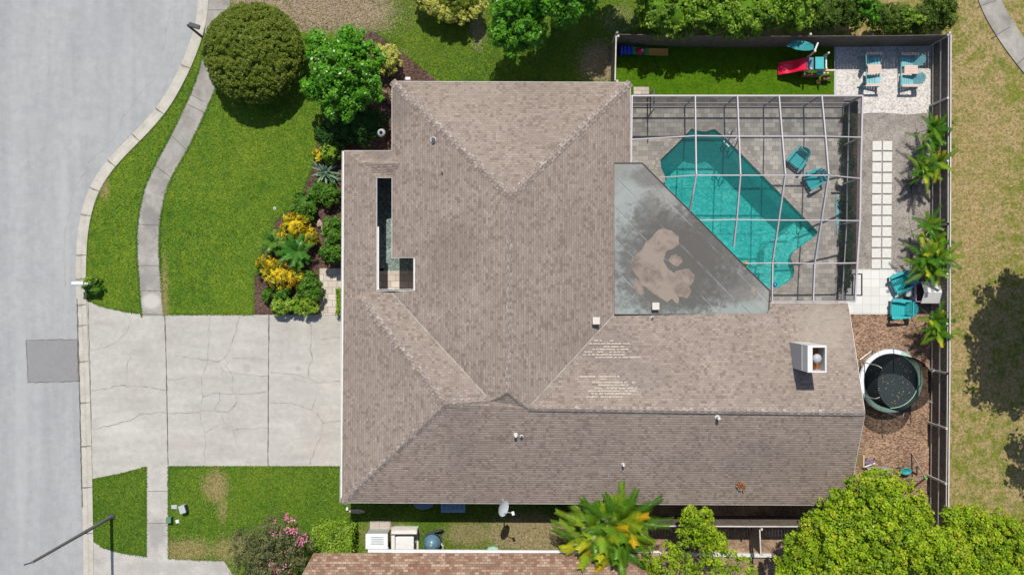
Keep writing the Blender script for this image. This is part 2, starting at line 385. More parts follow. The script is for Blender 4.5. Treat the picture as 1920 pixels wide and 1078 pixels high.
# flat patio roof: grey membrane with seams and tide-marks
def flatroof():
    m, n, p = newmat('flat_roof_membrane'); v = coords(n)
    a = noise(n, v, .8, 7, .65, .6); b = noise(n, v, 3.5, 6, .7)
    g = mix(n, ramp(n, a, [(.3, 0.), (.7, 1.)]), (.20,.20,.186), (.30,.30,.28))
    g = mix(n, 1., g, ramp(n, b, [(.3,.88),(.7,1.1)]), 'MULTIPLY')
    # pale blue-green algae wash away from the pond
    g = mix(n, math_(n, 'MULTIPLY', spot(n, 1165,470,40,190, a, 1.2), .45), g, (.27,.33,.325))
    g = mix(n, math_(n, 'MULTIPLY', spot(n, 1290,585,180,35, a, 1.2), .45), g, (.28,.345,.335))
    for s_ in ((1240,500,150,135,.8),(1240,500,95,90,.7),(1315,470,100,70,.7),(1350,540,70,40,.5),(1200,420,40,60,.6),(1205,345,60,28,.55),(1290,400,45,24,.45),(1280,560,60,30,.5),(1250,430,60,40,.5),(1350,520,60,30,.35)):
        g = mix(n, math_(n, 'MULTIPLY', spot(n, *s_[:4], b, 1.3), s_[4]), g, (.085,.08,.072))
    # seams parallel to the long slanted edge
    vr = coords(n, (1,1,1), rot=(0,0,R(45)))
    sep = N(n, 'ShaderNodeSeparateXYZ'); n.links.new(vr, sep.inputs[0])
    fr = math_(n, 'FRACT', math_(n, 'DIVIDE', sep.outputs[1], .93))
    seam = math_(n, 'LESS_THAN', fr, .03)
    seam2 = math_(n, 'MULTIPLY', math_(n, 'LESS_THAN', fr, .10), math_(n, 'GREATER_THAN', fr, .045))
    g = mix(n, math_(n, 'MULTIPLY', seam, ramp(n, noise(n, v, 1.3, 4), [(.42, .0), (.62, .5)])), g, (.42,.46,.45))
    g = mix(n, math_(n, 'MULTIPLY', seam2, ramp(n, noise(n, v, 1.9, 4), [(.4, .0), (.6, .5)])), g, (.12,.115,.11))
    n.links.new(g, p.inputs['Base Color']); p.inputs['Roughness'].default_value = .7
    return m
M['flat'] = flatroof()
def pudmat():
    m, n, p = newmat('dried_pond_silt'); v = coords(n)
    g = mix(n, ramp(n, noise(n, v, 1.6, 5, .6, .5), [(.42, 0.), (.66, 1.)]), (.275,.222,.182), (.150,.118,.100))
    n.links.new(g, p.inputs['Base Color']); p.inputs['Roughness'].default_value = .85; return m
M['silt'] = pudmat()
def watermat():
    m, n, p = newmat('pool_water'); v = coords(n)
    b1 = noise(n, v, 4.2, 3, .6, 1.8); b2 = noise(n, coords(n, (1,1.5,1), rot=(0,0,.8)), 7, 2, .5, 1.0)
    h = math_(n, 'ADD', b1, math_(n, 'MULTIPLY', b2, .5))
    bp = N(n, 'ShaderNodeBump'); bp.inputs['Strength'].default_value = 1.; bp.inputs['Distance'].default_value = .4
    n.links.new(h, bp.inputs['Height'])
    p.inputs['Base Color'].default_value = (.012,.40,.38,1); p.inputs['Roughness'].default_value = .12
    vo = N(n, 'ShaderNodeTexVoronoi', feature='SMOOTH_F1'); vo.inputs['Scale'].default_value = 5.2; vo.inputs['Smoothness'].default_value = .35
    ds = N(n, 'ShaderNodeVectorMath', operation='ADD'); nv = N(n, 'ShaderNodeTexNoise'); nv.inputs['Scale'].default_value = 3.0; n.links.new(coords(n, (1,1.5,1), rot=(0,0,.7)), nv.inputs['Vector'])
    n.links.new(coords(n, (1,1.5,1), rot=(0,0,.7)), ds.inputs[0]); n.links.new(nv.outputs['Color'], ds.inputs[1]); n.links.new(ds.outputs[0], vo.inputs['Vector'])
    t = N(n, 'ShaderNodeBsdfTransparent'); wc = ramp(n, math_(n, 'ADD', vo.outputs['Distance'], math_(n, 'MULTIPLY', math_(n, 'SUBTRACT', b2, .5), .5)), [(.12, (.13,.68,.67)), (.40, (.25,.84,.83)), (.70, (.66,1.,1.))]); n.links.new(wc, t.inputs[0])  # caustic light put into the colour: rippled tint brightens and darkens the pool floor
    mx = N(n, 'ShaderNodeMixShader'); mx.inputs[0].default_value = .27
    n.links.new(t.outputs[0], mx.inputs[1]); n.links.new(p.outputs[0], mx.inputs[2])
    n.links.new(mx.outputs[0], n.nodes['Material Output'].inputs[0]); return m
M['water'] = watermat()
def plastermat():
    m, n, p = newmat('pool_plaster'); v = coords(n)
    g = ramp(n, noise(n, v, 1.2, 6, .6), [(.3,(.26,.60,.57)),(.7,(.34,.70,.66))])
    n.links.new(g, p.inputs['Base Color']); return m
M['plaster'] = plastermat()

M['steptile'] = plain('pale_step_plaster', (.60,.80,.74), .6)
# ---------------- pool outline (true ground positions)
POOL = pxpoly([(1237,300),(1268,270),(1296,241),(1305,245),(1322,247),(1339,242),(1357,256),(1445,345),(1533,434),(1531,441),
    (1508,458),(1486,474),(1482,484),(1487,497),(1489,508),(1486,521),(1474,532),(1455,541),(1425,538),(1395,518),(1310,432),(1238,358),(1246,346),(1245,330),(1238,315)])
# ---------------- setting: ground and surfaces
def sheet(name, pts, z, mat, holes=(), z0=0.0, parent=None):
    m = MB(); m.prism(pts, z0, z, holes); o = m.build(name, mat, parent)
    if parent is None: tag(o, kind='structure')
    return o
BIG = [(-400,-400),(400,-400),(400,400),(-400,400)]
sheet('ground', [Vector((x, y, 0)) for x, y in BIG], 0, M['dry'], [POOL], z0=None)
KL = [(376,-700),(374,-60),(372,0),(368,40),(353,90),(331,140),(303,190),(275,224),(245,255),(212,288),(186,320),(166,355),(153,395),(145,440),(142,500),(143,560),(146,640),(150,740),(153,850),(155,950),(157,1078),(160,1400)]
def offset(pts, d):
    out = []
    for i, p in enumerate(pts):
        a = Vector(pts[max(i-1,0)]); b = Vector(pts[min(i+1,len(pts)-1)]); t = (b-a).normalized(); out.append((p[0]+t.y*d, p[1]-t.x*d))
    return out
def smooth(pts, n=2):
    for _ in range(n):
        q = [pts[0]]
        for a, b in zip(pts[:-1], pts[1:]):
            q += [(a[0]*.75+b[0]*.25, a[1]*.75+b[1]*.25), (a[0]*.25+b[0]*.75, a[1]*.25+b[1]*.75)]
        pts = q+[pts[-1]]
    return pts
KLs = smooth(KL); KRs = offset(KLs, 20)
if KRs[30][0] < KLs[30][0]: KRs = offset(KLs, -20)
road_poly = [(-4000,1400)]+[(-4000,-700)]+KLs
sheet('road', pxpoly(road_poly), .006, M['road'], z0=None)
# kerb and gutter: profile lofted along the curve
def loft(name, line_px, prof, mat, parent=None):
    m = MB(); rows = [[P(x, y)+Vector((0,0,z)) for (x, y) in offset(line_px, d)] for d, z in prof]
    for a, b in zip(rows[:-1], rows[1:]):
        for i in range(len(a)-1): m.face([a[i], a[i+1], b[i+1], b[i]])
    return m.build(name, mat, parent, smooth=False)
sg = 20 if offset(KLs, 20)[30][0] > KLs[30][0] else -20
kb = loft('kerb', KLs, [(0,0),(0,.012),(sg*.40,.010),(sg*.62,.075),(sg*.9,.095),(sg*1.02,.09),(sg*1.02,0)], M['kerb'])
tag(kb, kind='structure')
# joints across the kerb
mj = MB()
for i in (20,27,33,39,45,50,56,59,62,64,67,70,73,76,79):
    if i < len(KLs):
        a = Vector(KLs[i]); b = Vector(offset(KLs, sg)[i])
        if not (-20 < a.y < 1100): continue
        pa = P(a.x, a.y)+Vector((0,0,.10)); pb = P(b.x, b.y)+Vector((0,0,.10)); mj.beam(pa+Vector((0,0,-.0)), pb, .025, .006)
mj.build('joint', M['crackd'], kb)
# verge, lawns
KRo = [p for p in KRs]
def kr(y0, y1): return [p for p in offset(KLs, sg) if y0 <= p[1] <= y1]
SWL = smooth([(389,-700),(389,-40),(388,0),(386,60),(381,105),(369,148),(350,195),(320,256),(290,311),(268,361),(258,421),(257,476),(262,540),(266,592)])
SWR = smooth([(434,-700),(434,-40),(433,0),(427,60),(420,115),(406,166),(386,213),(351,286),(320,336),(304,391),(299,451),(301,501),(304,540),(308,592)])
sheet('lawn', pxpoly(kr(60, 562)+[(163,562),(200,577),(240,585),(268,588)]+[p for p in SWL if p[1] > 60][::-1]), .05, M['lawn'])
sheet('lawn', pxpoly([p for p in SWR if p[1] > 45]+[(308,590),(645,590),(650,540),(770,560),(770,100),(735,100),(560,60),(430,45)]), .055, M['lawn'])
sheet('lawn', pxpoly([p for p in SWR if p[1] < 50][::-1][:1]+[(434,45),(434,-300),(1235,-300),(1235,62),(1160,62),(1152,160),(760,175),(700,110),(560,62)]), .045, M['lawn_back'])
sheet('lawn', pxpoly([(173,897),(225,887),(277,873),(277,1043),(230,1036),(195,1026),(173,1012)]), .05, M['lawn'])
sheet('lawn', pxpoly([(314,870),(645,870),(650,900),(700,905),(700,1100),(430,1100),(420,1050),(370,1049),(314,1046)]), .052, M['lawn'])
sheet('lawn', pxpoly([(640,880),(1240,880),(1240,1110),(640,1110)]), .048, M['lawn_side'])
sheet('sidewalk', pxpoly(SWL[::-1]+SWR), .062, M['walk'])
sheet('sidewalk', pxpoly([(276,871),(316,871),(316,1048),(276,1048)]), .064, M['walk_light'])
mj = MB()
for (a, b) in (((383,192),(350,173)),((386,213),(351,196)),((352,283),(322,255)),((322,334),(291,310)),((300,423),(258,421)),((301,498),(260,498)),((304,545),(263,545)),((390,20),(432,20)),
               ((276,920),(316,920)),((276,980),(316,980)),((268,589),(308,590))):
    mj.beam(P(*a)+Vector((0,0,.066)), P(*b)+Vector((0,0,.066)), .022, .006)
o = mj.build('joint', M['crackd']); o.name = 'sidewalk_joint'; tag(o, kind='structure')
DR = [(163,562),(200,577),(240,585),(268,588),(310,590),(645,590),(760,700),(645,873),(318,873),(277,873),(225,887),(173,897)]
dr = sheet('driveway', pxpoly(DR), .058, M['drive'])
sheet('neighbour_driveway', pxpoly([(173,1012),(195,1026),(230,1036),(277,1043),(318,1046),(420,1050),(460,1110),(430,1300),(175,1300)]), .060, M['walk_light'])
def crackline(m, pts, z, wd=.02, jit=2.0, seed=0):
    r = random.Random(seed); q = [pts[0]]
    for a, b in zip(pts[:-1], pts[1:]):
        L = math.dist(a, b); k = max(1, int(L/7))
        for i in range(1, k+1):
            t = i/k; j = 0 if i == k else jit
            q.append((a[0]+(b[0]-a[0])*t+r.uniform(-j, j), a[1]+(b[1]-a[1])*t+r.uniform(-j, j)))
    wr = 0.8
    for a, b in zip(q[:-1], q[1:]):
        wn = r.uniform(.5, 1.4)
        A = P(*a); B = P(*b); d = (B-A).normalized(); s = Vector((-d.y, d.x, 0))
        m.face([A+s*wd*wr/2+Vector((0,0,z)), A-s*wd*wr/2+Vector((0,0,z)), B-s*wd*wn/2+Vector((0,0,z)), B+s*wd*wn/2+Vector((0,0,z))]); wr = wn
K = .536; ox, oy = 0, 500
def zc(l): return [(ox+x*K, oy+y*K) for x, y in l]
mc = MB()
for i, l in enumerate([
 [(320,292),(370,282),(410,262),(440,235),(460,190)], [(325,432),(370,426),(420,416),(500,418),(560,428),(582,432)], [(330,565),(380,558),(440,540),(510,512),(582,510)],
 [(738,172),(732,220),(728,300),(728,340),(705,385),(708,430),(712,455)], [(842,172),(815,260),(795,310),(765,332),(720,325),(640,314),(612,312)],
 [(590,395),(640,388),(700,385)], [(712,452),(760,440),(850,445),(938,436)], [(712,452),(704,490),(706,545),(718,575),(718,690)],
 [(585,510),(650,512),(750,500),(800,508),(828,478),(826,452)], [(765,332),(780,360),(778,400)], [(790,345),(812,375),(815,440)], [(812,320),(870,318),(938,326)],
 [(770,440),(770,470),(752,500)], [(775,520),(788,545),(722,578)],[(788,545),(815,560),(832,635)], [(815,572),(860,565),(938,563)], [(780,365),(870,378),(938,382)],
 [(1085,178),(1090,255),(1085,290),(1095,325),(1080,355),(1078,385)], [(946,368),(1000,374),(1050,380),(1078,388),(1110,405),(1195,398)], [(1110,405),(1108,460),(1092,500)],
 [(946,474),(1020,474),(1060,488),(1110,512),(1132,545),(1200,538)], [(1132,545),(1125,590),(1105,630),(1085,690)], [(1095,252),(1140,252),(1195,246)], [(455,660),(462,680),(500,700)], [(445,400),(450,330),(462,300)]]):
    crackline(mc, zc(l), .0615, .045 if i in (1,2,4,6,8,17,18,20,21) else .03, 1.8, i)
mc.build('crack', M['crack'], dr)
mc = MB()
for l in ([(310,590),(313,700),(316,873)], [(505,590),(504,700),(503,873)]): crackline(mc, l, .0625, .045, .3, 3)
for l in ([(166,562),(170,700),(174,897)],[(145,560),(150,740),(155,950)]): crackline(mc, l, .0625, .03, .6, 5)
crackline(mc, [(643,590),(640,873)], .0625, .04, .3, 8)
mc.build('expansion_joint', M['crackd'], dr)
mr = MB()
K = .501; ox = 0; oy = 0
for i, l in enumerate([[(645,20),(628,80),(618,160),(600,200),(604,250),(570,310),(540,330),(500,390),(455,450),(440,500),(390,560),(330,610),(320,650),(280,700),(268,740),(262,800),(245,860),(240,960),(243,1078)],
      [(240,1078),(232,1180),(236,1280)],[(640,280),(600,370),(540,440),(450,545),(420,590)],[(690,20),(660,160),(640,260)]]):
    crackline(mr, zc(l), .0095, .028 if i == 0 else .013, 2.2, 40+i)
ro = bpy.data.objects['road']; mr.build('crack', M['crack'], ro)
mp = MB(); mp.prism(pxpoly([(49,638),(145,636),(147,715),(53,717)]), None, .010); mp.build('asphalt_patch', M['patch'], ro)
mc = MB(); crackline(mc, [(49,638),(145,636),(147,715),(53,717),(49,638)], .0125, .03, .8, 9); mc.build('patch_seam', M['crackd'], ro)
# beds
sheet('mulch_bed', pxpoly([(700,60),(745,92),(790,128),(826,158),(826,190),(735,200),(735,300),(640,320),(648,510),(598,505),(600,590),(478,590),(477,520),(492,470),(520,410),(560,385),(580,330),(592,300),(598,250),(612,205),(590,140),(640,80)]), .068, M['mulch'])
sheet('entry_walk', pxpoly([(600,503),(720,503),(720,590),(600,590)]), .075, M['entry'])
# back yard
sheet('artificial_turf', pxpoly([(1150,80),(1566,80),(1566,200),(1150,200)]), .05, M['turf'])
sheet('white_gravel', pxpoly([(1566,80),(1756,80),(1756,200),(1750,211),(1700,216),(1655,212),(1610,214),(1570,212),(1566,200)]), .055, M['wgravel'])
sheet('turf_edging', pxpoly([(1563,84),(1567,84),(1567,180),(1563,180)]), .075, M['grey'])
sheet('grey_gravel', pxpoly([(1560,190),(1756,190),(1756,600),(1560,600)]), .045, M['ggravel'])
sheet('planting_soil', pxpoly([(1581,190),(1608,190),(1604,505),(1581,505)]), .055, M['mulch'])
sheet('tiled_patio', pxpoly([(1580,505),(1692,505),(1692,589),(1580,589)]), .07, M['tile'])
sheet('wood_chip_yard', pxpoly([(1540,589),(1762,589),(1762,1010),(1500,1010),(1500,860)]), .058, M['chips'])
sheet('side_mulch', pxpoly([(1210,900),(1530,900),(1530,1160),(1210,1160)]), .062, M['soil'])
sheet('pool_deck', pxpoly([(1100,181),(1581,181),(1581,600),(1100,600)]), .09, M['paver'], [POOL])
cop_in = POOL
def grow(poly, d):
    n = len(poly); out = []
    ar = sum(poly[i].x*poly[(i+1)%n].y-poly[(i+1)%n].x*poly[i].y for i in range(n))
    sgn = 1 if ar > 0 else -1
    for i in range(n):
        t = (poly[(i+1)%n]-poly[i-1]).normalized(); out.append(poly[i]+Vector((t.y, -t.x, 0))*d*sgn)
    return out
sheet('pool_coping', grow(POOL, .28), .098, M['coping'], [grow(POOL, -.02)], z0=.02)
# courtyard floor
sheet('courtyard_gravel', pxpoly([(690,320),(800,320),(800,560),(690,560)]), .075, M['tgravel'])
sheet('courtyard_paving', pxpoly([(690,508),(780,508),(780,570),(690,570)]), .085, M['entry'])
# far path top right
pth = sheet('garden_path', pxpoly(smooth([(1790,-300),(1815,-60),(1838,18),(1868,70),(1905,122),(1960,185),(2100,300)])+smooth([(1790,-300),(1860,-60),(1874,0),(1898,42),(1930,88),(2000,160),(2140,280)])[::-1]), .06, M['walk'])
mj = MB()
for a, b in (((1832,14),(1866,2)),((1857,73),(1892,52)),((1905,122),(1935,95))): mj.beam(P(*a)+Vector((0,0,.064)), P(*b)+Vector((0,0,.064)), .03, .006)
mj.build('joint', M['crackd'], pth)
# ---------------- pool
pool = empty('swimming_pool', P(1380,400), 'teal swimming pool with a clipped corner and curved steps inside the screen cage', 'pool')
m = MB(); n = len(POOL)
FZ = -2.0
for i in range(n):
    a, b = POOL[i], POOL[(i+1) % n]
    m.face([(a.x,a.y,FZ),(b.x,b.y,FZ),(b.x,b.y,.09),(a.x,a.y,.09)])
m.prism(POOL, None, FZ)
m.build('basin', M['plaster'], pool, True)
m = MB(); gx0, gx1 = min(p.x for p in POOL), max(p.x for p in POOL); gy0, gy1 = min(p.y for p in POOL), max(p.y for p in POOL)
def inpoly(x, y, poly):
    r_ = False; j = len(poly)-1
    for i in range(len(poly)):
        a, b = poly[i], poly[j]
        if (a.y > y) != (b.y > y) and x < (b.x-a.x)*(y-a.y)/(b.y-a.y)+a.x: r_ = not r_
        j = i
    return r_
from mathutils import noise as mn
def wave(x, y):
    q = Vector((x*2.1+.7*mn.noise(Vector((x*1.3, y*1.3, 2))), y*2.1, 0)); amp = .016
    a = mn.noise(q*1.3)*1.0+mn.noise(Vector((x*4.4+y*2.2, y*4.4-x*2.2, 5)))*.7+mn.noise(Vector((x*9, y*9, 9)))*.25
    return a*amp
stp = .05; cols_ = {}; nx, ny = int((gx1-gx0)/stp)+3, int((gy1-gy0)/stp)+3
def vid(i, j):
    k = (i, j)
    if k not in cols_:
        x, y = gx0-stp+i*stp, gy0-stp+j*stp; cols_[k] = len(m.v); m.v.append((x, y, -.10+wave(x, y)))
    return cols_[k]
GP = grow(POOL, .07)
for i in range(nx):
    for j in range(ny):
        if inpoly(gx0-stp+(i+.5)*stp, gy0-stp+(j+.5)*stp, GP):
            m.f.append((vid(i,j), vid(i+1,j), vid(i+1,j+1), vid(i,j+1))); m.c.append(None)
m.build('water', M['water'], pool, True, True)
m = MB()
m.prism(pxpoly([(1531,441),(1508,458),(1486,474),(1482,484),(1487,497),(1489,508),(1486,521),(1474,532),(1455,541),(1425,538),(1430,515),(1455,512),(1462,500),(1456,480),(1462,462),(1485,452),(1500,440),(1512,424),(1528,440)]), FZ, -.38)
m.prism(pxpoly([(1462,462),(1456,480),(1462,500),(1455,512),(1430,515),(1420,528),(1408,515),(1425,500),(1440,496),(1440,470),(1452,450),(1478,438),(1500,412),(1512,424),(1500,440),(1485,452)]), FZ, -.68)
m.build('step', M['steptile'], pool, True)
# handrail
hr = empty('pool_handrail', P(1372,256), 'chrome pool ladder rail at the upper edge of the pool', 'handrail')
for dx in (-6, 6):
    m = MB(); a = P(1366+dx, 262+dx*.8, .1); 
    pts = [P(1362+dx,270+dx,-.3), P(1362+dx,270+dx,.5), P(1368+dx,262+dx,.85), P(1376+dx,252+dx,.85), P(1380+dx,248+dx,.6), P(1380+dx,248+dx,.09)]
    m.tube(pts, .028, 8); m.build('rail', M['steel'], hr, True, True)
m = MB()
for z in (.25,): m.beam(P(1356,264,z), P(1368,276,z), .06, .03)
m.build('tread', M['white'], hr, True)
# ---------------- house
house = empty('house', P(960,539), 'large brown shingled house with hipped roof around a narrow entry courtyard', 'house')
V = dict(
 A=(735,153,2.6), B=(1182,155,2.6), C=(1182,312,2.6), R0=(957,368,4.84), R1=(952,735,4.84), J1=(920,751,4.5), J2=(990,765,4.5),
 VE=(1153,588,2.80), T1=(1153,307,2.90), F2=(1440,588,2.80), F3=(1440,568,2.6), G1=(1590,568,2.6), GR=(1622,774,4.5), G2=(1590,947,2.6),
 SW=(641,942,2.6), Hh=(835,757,4.5), G=(677,560,2.95), O6=(706,545,2.72), Vn=(731,545,2.6), O5=(778,545,3.02), O4=(778,483,3.02), O3=(735,483,2.6),
 O2=(735,333,2.6), O1=(706,333,2.82), Rb=(752,306,2.80), Ra=(677,306,2.95), A1=(735,283,2.6), A0=(645,283,2.6), Bw=(644,560,2.6))
VP = {k: P(*v) for k, v in V.items()}
def slopeface(m, keys, eave, uvs, off=Vector((0,0,0))):
    """keys: polygon corners; eave: two keys giving the course direction"""
    pts = [VP[k] if isinstance(k, str) else k for k in keys]
    e0, e1 = (VP[k] if isinstance(k, str) else k for k in eave)
    u = (e1-e0); u.z = 0; u.normalize(); 
    c = sum(pts, Vector())/len(pts); nrm = Vector((0,0,0))
    for i in range(len(pts)): nrm += pts[i].cross(pts[(i+1) % len(pts)])
    nrm.normalize()
    if nrm.z < 0: nrm = -nrm
    vdir = nrm.cross(u).normalized()
    if vdir.z < 0: vdir = -vdir
    loops = [[Vector((p.x, p.y, 0)) for p in pts]]
    for t in tessellate_polygon(loops):
        a, b, cc = (pts[k] for k in t)
        if (b-a).cross(cc-a).z < 0: t = t[::-1]
        tri = [pts[k] for k in t]
        m.face([p+off for p in tri])
        uvs += [((p-e0).dot(u)+50, (p-e0).dot(vdir)+50) for p in tri]
def roofpart(name, faces, mat, parent):
    m = MB(); uvs = []
    for keys, eave in faces: slopeface(m, keys, eave, uvs)
    m.uv = uvs; return m.build(name, mat, parent, True)
roofo = roofpart('roof', [
 (['A','B','R0'], ('A','B')),
 (['B','C','T1','VE','J2','R1','R0'], ('B','C')),
 (['A','A1','Rb','O2','O3','O4','O5','Vn','J1','R1','R0'], ('A1','A')),
 (['J1','J2','R1'], ('SW','G2')),
 (['A0','Ra','Rb','A1'], ('A0','A1')),
 (['Ra','O1','O2','Rb'], ('O1','O2')),
 (['A0','Bw','G','O6','O1','Ra'], ('Bw','A0')),
 (['Bw','SW','Hh','G'], ('SW','Bw')),
 (['G','Hh','J1','Vn','O6'], ('O6','O5')),
 (['SW','G2','GR','J2','J1','Hh'], ('SW','G2')),
 (['J2','GR','G1','F3','F2','VE'], ('F3','G1')),
], M['shingle'], house)
def capline(a, b, wd=.30, name='ridge_cap', mat=None, flat=False, parent=None, za=0):
    a = (VP[a] if isinstance(a, str) else a).copy(); b = (VP[b] if isinstance(b, str) else b).copy()
    d = (b-a); L = d.length; d.normalize(); s = d.cross(Vector((0,0,1))).normalized()
    m = MB(); uvs = []
    seg = max(1, int(L/.15)); 
    for i in range(seg):
        t0 = i/seg; t1 = (i+1)/seg
        p = a+(b-a)*t0; q = a+(b-a)*t1; lift = Vector((0,0,.022)); top = Vector((0,0,.045))
        for sd in (-1, 1):
            dr_ = Vector((0,0,-wd*.5*(.30 if not flat else .42)))
            f = [p+lift+s*sd*wd/2+dr_, q+lift*0.45+s*sd*wd/2+dr_, q+lift*.45+top*.6, p+lift+top*.6]
            if sd == 1: f = f[::-1]
            m.face(f); u0 = 0 if sd < 0 else .5
            uvs += [(u0+k*.1, i*.3+.05+k*.05) for k in (0,1,2,3)]
    m.uv = uvs; o = m.build(name, mat or M['cap']); o.parent = roofo; return o
for a, b in (('R0','A'),('R0','B'),('R0','R1'),('Hh','SW'),('Hh','G'),('J2','GR'),('Hh','J1'),('R1','J1'),('R1','J2')):
    capline(a, b, .24 if (a, b) == ('R0','R1') else .18 if a == 'R1' else .36 if a != 'J2' else .26)
mv = MB()
for a, b in (('Vn','J1'),('VE','J2'),('R1','J2')):
    mv.beam(VP[a]+Vector((0,0,.012)), VP[b]+Vector((0,0,.012)), .05, .012)
mv.build('valley_flashing', M['crack'], roofo)
mv = MB(); mv.beam(VP['J2']+Vector((0,-.13,-.03)), VP['GR']+Vector((0,-.13,-.03)), .018, .05); mv.build('ridge_vent', M['dark'], roofo)
# fascia along the eaves, soffit, walls
mf = MB(); EV = ['A','B','C','T1x','F3','G1','GR','G2','SW','Bw','A0','A1','A']
def fascia(m, a, b, h=.16, t=.03, dz=-.01):
    a = VP[a] if isinstance(a, str) else a; b = VP[b] if isinstance(b, str) else b
    d = (b-a).normalized(); m.beam(a+Vector((0,0,-h/2+dz)), b+Vector((0,0,-h/2+dz)), t, h)
for a, b in (('A','B'),('B','C'),('F3','G1'),('G1','GR'),('GR','G2'),('G2','SW'),('SW','A0'),('A0','A1'),('A1','A'),('O1','O2'),('O2','O3'),('O3','O4'),('O4','O5'),('O5','Vn'),('O6','O1')):
    fascia(mf, a, b)
mf.build('fascia', M['white'], house, True)
def gutter(a, b, side, parent=house, wd=.11):
    a = a.copy(); b = b.copy(); d = (b-a).normalized(); s = Vector((d.y, -d.x, 0))*side*(wd/2+.015)
    m = MB(); m.beam(a+s+Vector((0,0,-.12)), b+s+Vector((0,0,-.12)), wd, .012)
    for q in (-1, 1):
        o_ = Vector((d.y, -d.x, 0))*q*wd/2; m.beam(a+s+o_+Vector((0,0,-.06)), b+s+o_+Vector((0,0,-.06)), .014, .12)
    return m.build('gutter', M['white'], parent, True)
gutter(VP['SW'], VP['A0'], -1, wd=.07)
gutter(P(706,425,2.77), P(706,545,2.72), -1, wd=.08); gutter(P(706,546,2.7), P(778,546,2.9), -1, wd=.07); gutter(VP['O4'], VP['O5'], 1, wd=.05)
def wallring(m, px, z1, t=.15, z0=0):
    pts = pxpoly(px)
    for a, b in zip(pts[:-1], pts[1:]):
        m.beam(a+Vector((0,0,(z0+z1)/2)), b+Vector((0,0,(z0+z1)/2)), t, z1-z0)
mw = MB()
def g(px, py, dx=0, dy=0, z=2.6):   # eave pixel to ground pixel, moved in by dx,dy metres
    p = P(px, py, z); return (CX+p.x*S+dx*S, CY-p.y*S+dy*S)
ins = .5
wallring(mw, [g(735,153,ins,ins), g(1182,155,-ins,ins), g(1182,330,-ins,0), g(1153,585,-.3,0), g(1430,588,0,ins), g(1590,568,-.35,ins), g(1590,947,-.35,-ins), g(641,942,ins,-ins), g(641,600,ins,0), g(706,560,0,.1), g(790,560,0,.1), g(790,470,0,0), g(745,470,.2,0), g(745,300,.2,0), g(735,153,ins,ins)], 2.42)
wallring(mw, [g(645,560,ins,0), g(645,510,ins,0)], 2.42); wallring(mw, [g(645,440,ins,0), g(645,290,ins,.3), g(735,290,0,.3)], 2.42)
# gable end wall
gx = g(1590,568,-.35,0)[0]; 
pa = P(gx, g(0,568,0,.6)[1]); pb = P(gx, g(0,947,0,-.6)[1]); 
mw.face([pa+Vector((.08,0,2.42)), pb+Vector((.08,0,2.42)), Vector((pa.x+.08,(pa.y+pb.y)/2,4.25))])
mw.build('wall', M['stucco'], house, True)
# openings in the outer walls
def opening(name, c, wd, ht, face, mat_, pane=None, bars=2):
    d = (wd, .06, ht) if face == 'y' else (.06, wd, ht)
    m = MB(); m.box(c, d); o = m.build(name, mat_, house, True)
    if pane:
        m = MB(); nrm = Vector((0,-.035,0)) if face == 'y' else Vector((-.035,0,0))
        for i in range(bars):
            t = (i+.5)/bars-.5; q = Vector(c)+nrm+(Vector((t*wd,0,0)) if face == 'y' else Vector((0,t*wd,0)))
            m.box(q, ((wd/bars-.1, .02, ht-.12) if face == 'y' else (.02, wd/bars-.1, ht-.12)))
        pn = m.build('pane', pane, None); pn.parent = o
    return o
ys = P(0, g(0,947,0,-.5)[1]).y-.09
for px in (760, 1000, 1200, 1420): opening('window', Vector((P(px, 0).x, ys, 1.45)), 1.5, 1.1, 'y', M['white'], M['dark'])
xw = P(g(641,0,.5,0)[0], 0).x-.09
gd = opening('garage_door', Vector((xw, P(0,735).y, 1.1)), 4.9, 2.15, 'x', M['white'])
m = MB()
for i in range(4): m.box((xw-.035, P(0,735).y, .3+i*.52), (.02, 4.7, .44))
pn = m.build('panel', M['offwhite']); pn.parent = gd
# soffit
out = [VP[k] for k in ('A','B','C')]+[P(1150,312,2.6), P(1150,592,2.6), P(1440,592,2.6)]+[VP[k] for k in ('F3','G1','G2','SW','A0','A1')]
hole = [VP[k] for k in ('O1','O2','O3','O4','O5')]+[VP['O6']]
ms_ = MB(); ms_.prism([(p.x, p.y) for p in out], None, 2.44, [[(p.x, p.y) for p in hole]]); ms_.build('soffit', M['offwhite'], house, True)
# pale replacement tabs
mt = MB(); r = random.Random(5)
def onroof(px, py, plane):
    a, b, c = (VP[k] for k in plane); n_ = (b-a).cross(c-a)
    z = 3.5
    for _ in range(12):
        q = P(px, py, z); z = a.z-((q.x-a.x)*n_.x+(q.y-a.y)*n_.y)/n_.z
    return P(px, py, z), n_.normalized() if n_.z > 0 else -n_.normalized()
NE = ('J2','GR','G1')
def tabs(rows):
    for y, x0, x1, dens in rows:
        x = x0
        while x < x1:
            if r.random() < dens:
                p, n_ = onroof(x+r.uniform(-1,1), y, NE); L = r.uniform(.10,.20)
                u = Vector((1,0,0)); v = n_.cross(u).normalized()
                a = p+n_*.012
                q = [a-u*L/2-v*.036, a+u*L/2-v*.036, a+u*L/2+v*.036, a-u*L/2+v*.036]
                mt.face(q if (q[1]-q[0]).cross(q[2]-q[0]).z > 0 else q[::-1])
            x += r.uniform(6.5, 8.5)
tabs([(639,1117,1154,.9),(644.5,1108,1183,.9),(650,1112,1172,.7),(655,1112,1180,.75),(660,1098,1170,.95),(665,1096,1170,.95),(670,1118,1200,.85),
      (706,1092,1165,.95),(711,1125,1160,.6),(717,1113,1190,.85),(722,1125,1182,.75),(728,1118,1194,.85),(733,1108,1192,.85),(738,1104,1180,.8),(744,1102,1172,.9)])
mt.build('replaced_shingle', M['newtab'], roofo)
